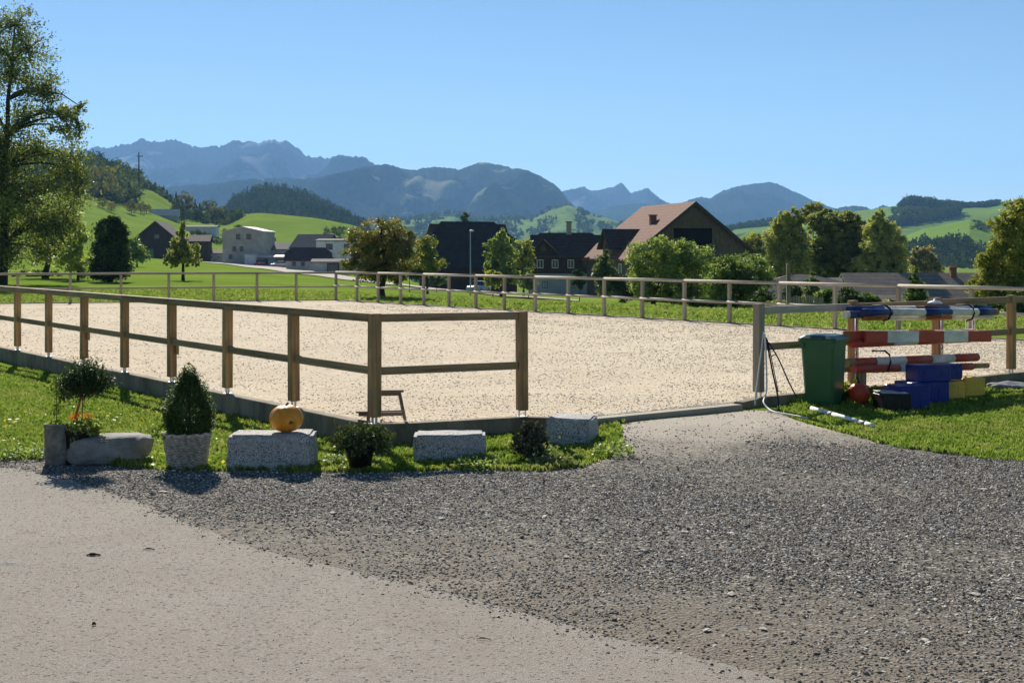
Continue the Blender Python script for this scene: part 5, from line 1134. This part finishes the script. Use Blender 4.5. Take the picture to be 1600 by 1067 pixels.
lt = empty('lantern', (x, y, 1.02), label='small white framed lantern hanging under the right end of the blue poles', cat='lantern')
bm = bmesh.new(); 
for sx in (-.05,.05):
    for sy in (-.05,.05): add_box(bm, (sx-.006,sy-.006,0), (sx+.006,sy+.006,.13))
add_box(bm, (-.058,-.058,-.012), (.058,.058,0)); add_box(bm, (-.058,-.058,.13), (.058,.058,.145)); link('frame', bm_mesh('frame', bm), WFRAME, lt)
bm = bmesh.new(); add_lathe(bm, [(.012,.14),(.022,.16),(.004,.17),(.004,.25)], 10); link('cap', bm_mesh('cap', bm), METAL, lt)
x, y, _ = onf(1461, .2, 0); bm = bmesh.new(); add_lathe(bm, [(.105,0),(.11,.012),(.085,.03),(.03,.045),(.012,.075)], 20); tag(link('pot_lid', bm_mesh('lid', bm, True), WFRAME, None, (x, y, 1.437)), 'round white lid lying on top of the blue jump poles', 'lid')

# blocks on the grass
BP = scuffed('blue_plastic', (.012,.032,.24), (.009,.024,.17), (.10,.12,.22), .42, .66, 4); YP = scuffed('yellow_plastic', (.85,.55,.08), (.70,.42,.05), (.45,.33,.12), .5, .66, 4); KP = simple('black_plastic_box', (.012,.012,.014), (.008,.008,.009), 5, .4, .05)
def block(label, px, Y, dz, w, d, h, rz, mat, name='jump_block'):
    X = xpx(px, Y); z = gz(X, Y)+dz; root = empty(name, (X, Y, z), rz, label=label, cat='block')
    link('shell', box_me((-w/2,-d/2,0), (w/2,d/2,h), .014), mat, root)
    bm = bmesh.new()
    for s in (-1,1): add_box(bm, (s*w*.27-.045,-d/2-.006,h*.28), (s*w*.27+.045,-d/2+.001,h*.72), bevel=.002)
    add_box(bm, (-w*.46,-d/2-.006,h*.86), (w*.46,-d/2+.001,h*.90)); link('moulding', bm_mesh('mould', bm), mat, root)
    return root
block('blue plastic block standing on the grass in front of the stack', 1417, 19.0, -.02, .46, .40, .33, .25, BP)
block('blue plastic block on the grass behind the front blue one', 1440, 19.75, -.02, .62, .42, .32, .35, BP)
block('long blue plastic block lying on top of the stack', 1450, 19.75, .30, .52, .34, .23, .3, BP)
block('short blue plastic block, right one on top of the stack', 1482, 20.1, .30, .24, .34, .21, .3, BP)
block('yellow plastic block with square mouldings, left one beneath the blue block', 1482, 20.0, .02, .32, .34, .25, .3, YP)
block('bright yellow plastic block at the right end of the stack', 1511, 20.35, .03, .36, .36, .26, .35, YP)
kb = block('black plastic box with rounded corners in front of the blue blocks', 1394, 18.75, -.02, .40, .34, .24, .15, KP, 'plastic_box')
link('box_lid', box_me((-.20,-.14,0), (.17,.16,.015), .004), simple('grey_lid', (.42,.42,.42), (.34,.34,.34), 4, .6, 0), kb, (0,0,.245), (.02,.03,0))
# red ball and leafy plant beside the bin
bx2, by2 = xpx(1342,19.2), 19.2
n = NB('red_skin'); v = n.coord('obj'); n.col(n.ramp(n.noise(v, 5, 3), [(.3, (.50,.05,.02)), (.7, (.70,.09,.035))])); n.b.inputs['Roughness'].default_value = .3
bm = bmesh.new(); add_lathe(bm, [(.02,0),(.09,.01),(.125,.06),(.135,.12),(.125,.17),(.10,.21),(.06,.235),(.02,.245)], 32, fn=lambda t, z: 1-.03*abs(math.cos(t*4))**5)
rb = empty('red_squash', (bx2, by2, gz(bx2,by2)+.03), label='round red squash lying in leaves right of the green bin', cat='squash'); link('skin', bm_mesh('skin', bm, True), n.m, rb); rb.scale = (1.12,1.12,1.15)
bm = bmesh.new(); add_tube(bm, [(0,0,.24),(-.01,0,.29),(-.03,0,.31)], [.012,.009,.008], 6); link('stem', bm_mesh('stem', bm), DBARK, rb)
rs = np.random.RandomState(44); L_BR = leafmat('bright_leaves', (.33,.40,.04), (.10,.17,.02), .5)
c = np.concatenate([sprays(rs, 22, (-.17,.05,.12), (.07,.07,.14), .10, 6), sprays(rs, 22, (.18,.08,.08), (.12,.08,.12), .08, 6), sprays(rs, 10, (-.02,.15,.2), (.12,.05,.1), .08, 6)])
pl = tag(needles('leafy_plant', c, L_BR, .062, rs, rs.rand(len(c)), None, 1.7), 'bright green leafy plant growing round the red squash', 'plant'); pl.location = (bx2, by2+.05, gz(bx2,by2))
# white pole on the grass
a_ = P(1268, 640, .03); b_ = P(1365, 667, .03); za = gz(*a_)+.05; zb = gz(*b_)+.045
GRT = simple('grey_tape', (.28,.29,.30), (.22,.22,.23), 4, .6, 0); WPP = simple('white_plastic_pole', (.78,.78,.76), (.70,.70,.68), 4, .4, 0)
banded('marker_pole', 'white pole with grey bands lying on the grass edge before the bin', (a_[0],a_[1],za), (b_[0],b_[1],zb), .026, [(.30,WPP),(.37,GRT),(.80,WPP),(.89,GRT),(1,WPP)])['category'] = 'pole'
# lunge whips and hoses leaning on the gate post
gx0, gy0 = float(PG[0]), float(PG[1])
def rod(name, label, cat, pts, r, mat, seg=6): bm = bmesh.new(); add_tube(bm, pts, r, seg); return tag(link(name, bm_mesh(name, bm), mat), label, cat)
def W3(px, py, Y): return (xpx(px, Y), Y, CAMH-(py-HY)*Y/F_PX)
def smooth(pts, n=6):
    P_ = [Vector(p) for p in pts]; o = []
    for i in range(len(P_)-1):
        p0 = P_[max(i-1,0)]; p1 = P_[i]; p2 = P_[i+1]; p3 = P_[min(i+2,len(P_)-1)]
        for k in range(n):
            t = k/n; o.append(.5*((2*p1)+(-p0+p2)*t+(2*p0-5*p1+4*p2-p3)*t*t+(-p0+3*p1-3*p2+p3)*t**3))
    o.append(P_[-1]); return o
WHO = simple('white_hose', (.70,.69,.66), (.55,.54,.52), 5, .5, 0)
rod('rope', 'thin pale rope hanging from the gate post down to the kerb', 'rope', smooth([W3(1193,518,18.75), W3(1190,545,18.72), W3(1184,590,18.68), W3(1181,615,18.55), W3(1180,633,18.45)]), .011, WHO)
rod('hose', 'white hose standing by the gate post and curling onto the ground', 'hose', smooth([W3(1195,522,18.7), W3(1197,560,18.62), W3(1198,600,18.55), W3(1196,618,18.45), W3(1193,628,18.3), W3(1200,638,18.15), W3(1212,644,17.95), W3(1235,648,17.75), W3(1262,653,17.5)]), .0115, WHO, 8)
rod('whip', 'black lunge whip leaning on the gate post, left of the pair', 'whip', smooth([W3(1197,528,18.75), W3(1206,575,18.5), W3(1215,618,18.3), W3(1217,642,18.15)]), .011, BLK)
rod('whip', 'thin black whip right beside the left lunge whip', 'whip', smooth([W3(1199,530,18.76), W3(1208,572,18.52), W3(1216,612,18.32)]), .006, BLK)
rod('whip', 'long dark whip slanting from the gate post towards the bin', 'whip', smooth([W3(1201,535,18.8), W3(1216,560,18.7), W3(1234,600,18.55), W3(1246,622,18.5)]), .0095, BLK)
rod('cord', 'short loose dark cord hanging between the whips', 'cord', smooth([W3(1205,558,18.6), W3(1208,555,18.6), W3(1213,554,18.6)]), .006, BLK)
cl = P(1575, 607); bm = bmesh.new(); bmesh.ops.create_icosphere(bm, subdivisions=3, radius=1)
for v in bm.verts: q_ = float(fbm(v.co.x*2+1, v.co.y*2+v.co.z, 3)); v.co = (v.co.x*.33*(1+.3*q_), v.co.y*.16, max(v.co.z, -.2)*.05*(1+q_)+.02)
tag(link('tarpaulin', bm_mesh('cloth', bm, True), simple('grey_cloth', (.34,.35,.37), (.2,.2,.22), 9, .8, .3), None, (cl[0], cl[1], gz(*cl)+.02)), 'crumpled grey cloth lying on the grass at the right edge', 'cloth')
# sticks and stones lying about
for i, (px, py, L, a, w, lab) in enumerate(((146,870,.10,.05,.011,'dark curled leaf lying on the asphalt, front left'),(233,861,.085,.0,.006,'thin dark twig on the asphalt right of the curled leaf'),(755,1002,.075,-.1,.004,'thin brown twig on the asphalt near the bottom middle'),(147,979,.02,.4,.010,'small dark pebble on the asphalt at the lower left'),(20,884,.18,.02,.003,'thin pale straw on the asphalt at the left edge'))):
    p = P(px, py); bm = bmesh.new(); add_tube(bm, smooth([(-L/2,0,.004),(-L*.1,.004,.011),(L/2,-.002,.006)], 4), [w*.5]*3+[w]*3+[w*.6]*3, 6)
    tag(link('twig' if L > .05 else 'pebble', bm_mesh('twig', bm), DBARK if i != 4 else WHO, None, (p[0], p[1], gz(*p)+.010), (0,0,a)), lab, 'twig' if L > .05 else 'pebble')
# ---------------- gravel, clods and grass as instanced small pieces ----------------
def rock_me(name, seed, flat=.55, sub=1):
    bm = bmesh.new(); bmesh.ops.create_icosphere(bm, subdivisions=sub, radius=.5); rs = np.random.RandomState(seed)
    for v in bm.verts:
        k = 1+rs.uniform(-.28,.28); v.co = (v.co.x*k*1.15, v.co.y*k, v.co.z*k*flat)
    return bm_mesh(name, bm)
def tuft_me(name, seed, n=11, h=1.0, spread=.55, bw=.06):
    rs = np.random.RandomState(seed); V = []; F = []
    for i in range(n):
        a = rs.rand()*6.283; r = rs.rand()*spread*.5; x, y = r*math.cos(a), r*math.sin(a); t = rs.rand()*6.283; ln = rs.uniform(.15,.75); hh = h*rs.uniform(.55,1.1); w = bw*rs.uniform(.7,1.3)
        dx, dy = math.cos(t)*ln*.45, math.sin(t)*ln*.45; px, py = -math.sin(t+.6)*w, math.cos(t+.6)*w; b = len(V)
        V += [(x-px,y-py,-.1),(x+px,y+py,-.1),(x+dx*.35+px*.8,y+dy*.35+py*.8,hh*.6),(x+dx*.35-px*.8,y+dy*.35-py*.8,hh*.6),(x+dx,y+dy,hh)]
        F += [(b,b+1,b+2,b+3),(b+3,b+2,b+4,b+4)]
    me = bpy.data.meshes.new(name); me.from_pydata(V, [], [f if f[2] != f[3] else f[:3] for f in F]); me.update(); return me
def scatter(name, label, pts, scl, rot, src_meshes, mat, ids=None):
    n = len(pts); me = bpy.data.meshes.new(name); me.vertices.add(n); me.vertices.foreach_set('co', np.asarray(pts, np.float32).ravel())
    a = me.attributes.new('scl', 'FLOAT_VECTOR', 'POINT'); s3 = np.asarray(scl, np.float32); s3 = s3 if s3.ndim == 2 else np.repeat(s3[:,None], 3, 1); a.data.foreach_set('vector', s3.ravel())
    a = me.attributes.new('rot', 'FLOAT_VECTOR', 'POINT'); a.data.foreach_set('vector', np.asarray(rot, np.float32).ravel())
    a = me.attributes.new('pick', 'INT', 'POINT'); a.data.foreach_set('value', np.asarray(ids if ids is not None else NR.randint(0, len(src_meshes), n), np.int32))
    src = bpy.data.collections.new(name+'_source')
    for i, m in enumerate(src_meshes):
        m = m.copy(); m.materials.clear(); m.materials.append(mat)
        src.objects.link(bpy.data.objects.new(name+'_piece', m))
    g = bpy.data.node_groups.new(name, 'GeometryNodeTree'); g.interface.new_socket('Geometry', in_out='INPUT', socket_type='NodeSocketGeometry'); g.interface.new_socket('Geometry', in_out='OUTPUT', socket_type='NodeSocketGeometry')
    gi = g.nodes.new('NodeGroupInput'); go = g.nodes.new('NodeGroupOutput'); ip = g.nodes.new('GeometryNodeInstanceOnPoints'); ci = g.nodes.new('GeometryNodeCollectionInfo')
    ci.inputs['Collection'].default_value = src; ci.inputs['Separate Children'].default_value = True; ci.inputs['Reset Children'].default_value = True
    def na(nm, t):
        x = g.nodes.new('GeometryNodeInputNamedAttribute'); x.data_type = t; x.inputs['Name'].default_value = nm; return [o for o in x.outputs if o.enabled and o.name == 'Attribute'][0]
    g.links.new(gi.outputs[0], ip.inputs['Points']); g.links.new(ci.outputs[0], ip.inputs['Instance']); ip.inputs['Pick Instance'].default_value = True
    g.links.new(na('pick','INT'), ip.inputs['Instance Index']); g.links.new(na('rot','FLOAT_VECTOR'), ip.inputs['Rotation']); g.links.new(na('scl','FLOAT_VECTOR'), ip.inputs['Scale']); g.links.new(ip.outputs[0], go.inputs[0])
    o = bpy.data.objects.new(name, me); COL.objects.link(o); md = o.modifiers.new('scatter', 'NODES'); md.node_group = g; return tag(o, label, kind='stuff')
def randmat(name, stops, rough=.85, trans=0, spec=.2, tintfn=None):
    n = NB(name); r = n.n('ShaderNodeObjectInfo').outputs['Random']; c = n.ramp(r, stops)
    if tintfn: c = tintfn(n, c, r)
    n.col(c); n.b.inputs['Roughness'].default_value = rough; n.b.inputs['Specular IOR Level'].default_value = spec
    if trans:
        tr = n.n('ShaderNodeBsdfTranslucent'); n.t.links.new(c, tr.inputs[0]); ms = n.n('ShaderNodeMixShader'); ms.inputs[0].default_value = trans
        n.t.links.new(n.b.outputs[0], ms.inputs[1]); n.t.links.new(tr.outputs[0], ms.inputs[2]); n.t.links.new(ms.outputs[0], n.out.inputs[0])
    return n.m
def uni(n, xr, yr_=None):
    """points with even density on the ground seen by the camera, thinning with distance"""
    Y = 6.6+(NR.rand(n)**.8)*(19.5-6.6); px = NR.rand(n)*1760-80; return (px-CX)/F_PX*Y, Y
def dirt_tint(n, c, r):
    l = n.n('ShaderNodeObjectInfo').outputs['Location']; sx = n.n('ShaderNodeSeparateXYZ', i_Vector=l)
    e = n.math('ADD', n.math('MULTIPLY', sx.outputs[0], .72), sx.outputs[1]); e = n.math('ADD', e, n.math('MULTIPLY', n.math('SUBTRACT', n.noise(l, .55, 5, .6, .5), .5), 3.2))
    return n.mix(n.ramp(n.math('MULTIPLY', e, .05), [(.46, .75), (.58, .05)]), c, n.ramp(r, [(0, (.13,.105,.08)), (.6, (.25,.21,.165)), (1, (.48,.43,.36))]))
def lawn_tint(n, c, r):
    l = n.n('ShaderNodeObjectInfo').outputs['Location']; f = n.noise(l, 1.1, 5, .65); g = n.noise(l, 4.5, 3)
    c = n.mix(n.ramp(f, [(.50, 0.0), (.66, .6)]), c, (.44,.42,.13)); return n.mix(n.ramp(g, [(.35, .55), (.5, 0.0)]), c, (.10,.18,.025))
GM = randmat('gravel_stones', [(0,(.08,.069,.056)),(.45,(.16,.142,.116)),(.70,(.28,.252,.21)),(.86,(.52,.48,.41)),(1,(.85,.81,.72))], tintfn=dirt_tint)
rocks = [rock_me('stone', 50+i, .42) for i in range(6)]
x, y = uni(380000, None)
d_as = y-fn_as(x); gt = gtop(x)
e = x*.72+y
core = sstep(8.6, 11.5, e)*.75+.3
gatez = sstep(.9, 1.7, x)*sstep(14.4, 16.2, y-.42*x+.9*fbm(x*1.3, y*1.3, 3)+1.4)      # trodden sand before the gate
lane = .5+.5*np.sin((x*.55+y)*1.9+1.2*fbm(x*.3,y*.3,2)); dens = np.where(d_as > 0, .30+.70*core, np.exp(d_as/.10)*.5)*(1-.93*gatez)*(.30+.70*sstep(-.45,.2,fbm(x*.9+4, y*.9, 4)))*(.75+.25*lane)
ok = (NR.rand(len(x)) < dens) & (y < gt+.02) & (d_as > -.55)
x, y = x[ok], y[ok]; s = .009+.018*NR.rand(len(x))**2.2; s *= np.where(NR.rand(len(x)) > .995, 1.9, 1)
z = H(x, y)+np.where(y < fn_as(x), .009, .004)+s*.10
scatter('gravel', 'loose dark grey gravel of the yard', np.stack([x, y, z], 1), s, NR.rand(len(x), 3)*np.array([.6,.6,6.28]), rocks, GM)
print('gravel', len(x))
# a few larger pale stones
big = [(825,779),(1070,833),(1143,930),(1523,931),(1105,987),(1193,985),(1382,1032),(1395,878),(1080,760),(1168,690),(1320,720),(1536,766),(1047,877),(885,872),(1592,938),(1445,1003),(520,803),(690,812),(255,770),(1225,742),(1005,862),(1560,700)]
STL = ['below the pot and dry bush at the middle of the yard edge','in the middle of the yard','right of the road edge in the trodden middle part','large one at the right side near the bottom','in the brown dirt by the road edge','in the dirt right of its neighbour near the road edge','near the bottom at the right','on the right half, middle height','below the trodden sand of the gateway','at the lower rim of the trodden sand','just below the right hand lawn tip','at the far right below the lawn','slightly left of the centre of the yard','left part of the yard in brown dirt','at the right frame edge','in the lower right among brown dirt','small one before the pumpkin block','small one before the second granite block','at the left where road and gravel meet','upper right among dark gravel','near the centre in dark gravel','upper right corner of the gravel next to the grass']
for i, (a, b) in enumerate(big):
    p = P(a, b); m = rock_me('stone', 200+i, .35, 2); m.materials.append(simple('pale_stone_%d' % i, (.52,.48,.40), (.36,.33,.28), 20, .85, .3) if i == 0 else bpy.data.materials['pale_stone_0'])
    near = {825:'near the middle of the yard edge',1070:'beside a second chip in the middle of the yard',1143:'in the trodden part of the yard',1523:'at the right side of the yard'}.get(a)
    sz_ = R.uniform(.035,.06)
    o = bpy.data.objects.new('pale_stone', m); COL.objects.link(o); o.location = (p[0], p[1], gz(*p)+.014); o.rotation_euler = (0,0,R.random()*6); o.scale = (sz_*1.3, sz_, sz_*.8)
    tag(o, 'pale stone chip, '+STL[i], 'stone', 'pale stone chips scattered over the gravel')
# small grit on the asphalt edge and over the road
x, y = uni(26000, None); ok = (y < fn_as(x)) & (NR.rand(len(x)) < .10+.9*np.exp((y-fn_as(x))/.35)); x, y = x[ok], y[ok]; s = .004+.006*NR.rand(len(x))
scatter('grit', 'fine grit strewn on the asphalt', np.stack([x, y, H(x,y)+.009+s*.2], 1), s, NR.rand(len(x),3)*6.28, rocks, GM)
# clods in the arena sand
SM = randmat('sand_clods', [(0,(.55,.46,.33)),(.5,(.70,.61,.47)),(1,(.82,.74,.60))], .95, 0, 0)
n_ = 110000; ss = NR.rand(n_); tt_ = NR.rand(n_)**2.3*.9; X_, Y_, Z_ = f_sand(ss, tt_)
vis = (np.abs((X_)/Y_*F_PX) < 860) & (NR.rand(n_) < .3+.7*sstep(-.4,.3,fbm(X_*1.1,Y_*1.1,4))); X_, Y_, Z_ = X_[vis], Y_[vis], Z_[vis]
s = (.008+.020*NR.rand(len(X_))**2)*np.interp(Y_, [15,25,45], [1,1.25,1.8])
scatter('sand_clods', 'loose clods and hoof marks in the pale arena footing', np.stack([X_, Y_, Z_+s*.08], 1), s, NR.rand(len(X_),3)*np.array([.5,.5,6.28]), rocks, SM); print('clods', len(X_))
# grass
GB = randmat('grass_blades', [(0,(.13,.21,.025)),(.5,(.25,.36,.045)),(.85,(.36,.45,.08)),(1,(.50,.48,.16))], .6, .5, .15, lawn_tint)
tufts = [tuft_me('tuft', 70+i, 12, 1.0) for i in range(5)]
def lawn(n, yr, pxr, test):
    Y = yr[0]+(yr[1]-yr[0])*NR.rand(n)**1.15; px = pxr[0]+(pxr[1]-pxr[0])*NR.rand(n); X = (px-CX)/F_PX*Y; ok = test(X, Y); return X[ok], Y[ok]
nl_ = np.array([D1[1], -D1[0]]); nl_ = nl_ if nl_ @ (FC-P0) > 0 else -nl_
def dl(X, Y): return (X-P0[0])*nl_[0]+(Y-P0[1])*nl_[1]           # <0 outside the long side
nS = np.array([-dS[1], dS[0]]); 
def ds(X, Y): return (X-P0[0])*nS[0]+(Y-P0[1])*nS[1]             # <0 in front of the short side
nN = np.array([-dN[1], dN[0]])
def dn(X, Y): return (X-PG[0])*nN[0]+(Y-PG[1])*nN[1]
left = lambda X, Y: (Y > gtop(X)-.03+.10*fbm(X*6, Y*6, 2)) & ((dl(X, Y) < -.1) | ((ds(X, Y) < -.1) & (X > -1.6) & (X < 1.35)))
X1, Y1 = lawn(74000, (13.7, 27), (-90, 1000), left)
right = lambda X, Y: (Y > gtop(X)-.02+.12*fbm(X*6, Y*6, 2)) & (dn(X, Y) < -.09) & (X > 3.3)
X2, Y2 = lawn(30000, (13.5, 23.5), (1215, 1700), right)
Xa = np.concatenate([X1, X2]); Ya = np.concatenate([Y1, Y2]); hgt = .022+.024*NR.rand(len(Xa))+.03*np.clip(fbm(Xa*1.5, Ya*1.5, 3), 0, 1)
edge = np.minimum(np.abs(Ya-gtop(Xa)), np.minimum(np.abs(dl(Xa,Ya)+.1), np.where(Xa > 3, np.abs(dn(Xa,Ya)+.1), 9))); hgt *= 1+.9*np.exp(-edge/.07)*np.clip(.4+1.6*fbm(Xa*3, Ya*3, 3), 0, 1.3)
# longer grass round stones and pots
for px, Y, r in ((108,14.7,.35),(171,14.7,.6),(291,14.4,.4),(419,14.4,.65),(562,14.3,.4),(703,14.8,.6),(829,14.8,.35),(894,15.8,.5),(1290,19.1,.5),(1342,19.2,.4),(1420,19.4,.7),(1500,20.2,.6)):
    q = np.hypot(Xa-xpx(px,Y), Ya-Y); hgt *= 1+.5*np.exp(-(q/r)**4)*np.clip(.5+1.5*fbm(Xa*4+9, Ya*4, 2), 0, 1.2)
scatter('grass', 'short lawn grass blades around the arena', np.stack([Xa, Ya, H(Xa,Ya)], 1), np.stack([hgt*1.25, hgt*1.25, hgt], 1), np.stack([NR.rand(len(Xa))*.2, NR.rand(len(Xa))*.2, NR.rand(len(Xa))*6.28], 1), tufts, GB); print('grass', len(Xa))
# meadow strip beyond the far fence
def far_ok(X, Y): return (out_dist(X, Y) > .12) & (out_dist(X, Y) < 26)
Y3 = 36+44*NR.rand(60000); px = NR.rand(60000)*1800-100; X3 = (px-CX)/F_PX*Y3; ok = far_ok(X3, Y3); X3, Y3 = X3[ok], Y3[ok]; h3 = (.05+.07*NR.rand(len(X3))+.10*np.clip(fbm(X3*.5, Y3*.5, 3), 0, 1))*(1+.8*np.exp(-out_dist(X3,Y3)/.4))
scatter('meadow_grass', 'rougher grass beyond the far fence', np.stack([X3, Y3, H(X3,Y3)], 1), np.stack([h3*2, h3*2, h3], 1), np.stack([NR.rand(len(X3))*.1, NR.rand(len(X3))*.1, NR.rand(len(X3))*6.28], 1), tufts, GB)
# fallen leaves and weeds in the front lawn
xs, ys = lawn(900, (14, 20), (0, 760), left); s = .018+.02*NR.rand(len(xs))
v, f, t = leaf_quads(np.stack([xs, ys, H(xs, ys)+.045], 1), s*1.0, np.random.RandomState(5), NR.rand(len(xs)), up=3, aspect=1.5)
link('fallen_leaves', np_mesh('leaves', v, f, attr=t), L_YEL, label='small fallen leaves and clover in the front lawn', kind='stuff')
xs = np.concatenate([xpx(NR.uniform(0,75,60), 15.1), xpx(NR.uniform(720,775,60), 14.2), xpx(NR.uniform(930,985,30), 14.9), xpx(NR.uniform(500,545,30), 14.4)]); ys = np.concatenate([NR.uniform(14.9,15.4,60), NR.uniform(14.0,14.6,60), NR.uniform(14.6,15.2,30), NR.uniform(14.3,14.7,30)])
c = np.concatenate([np.stack([xs, ys, H(xs,ys)+.03+.05*NR.rand(len(xs))], 1)+NR.normal(size=(len(xs),3))*.025 for _ in range(16)])
v, f, t = leaf_quads(c, .024, np.random.RandomState(6), NR.rand(len(c)), up=1.2, aspect=1.4)
link('weeds', np_mesh('weeds', v, f, attr=t), L_APPLE, label='leafy weeds along the gravel edge of the front lawn', kind='stuff')
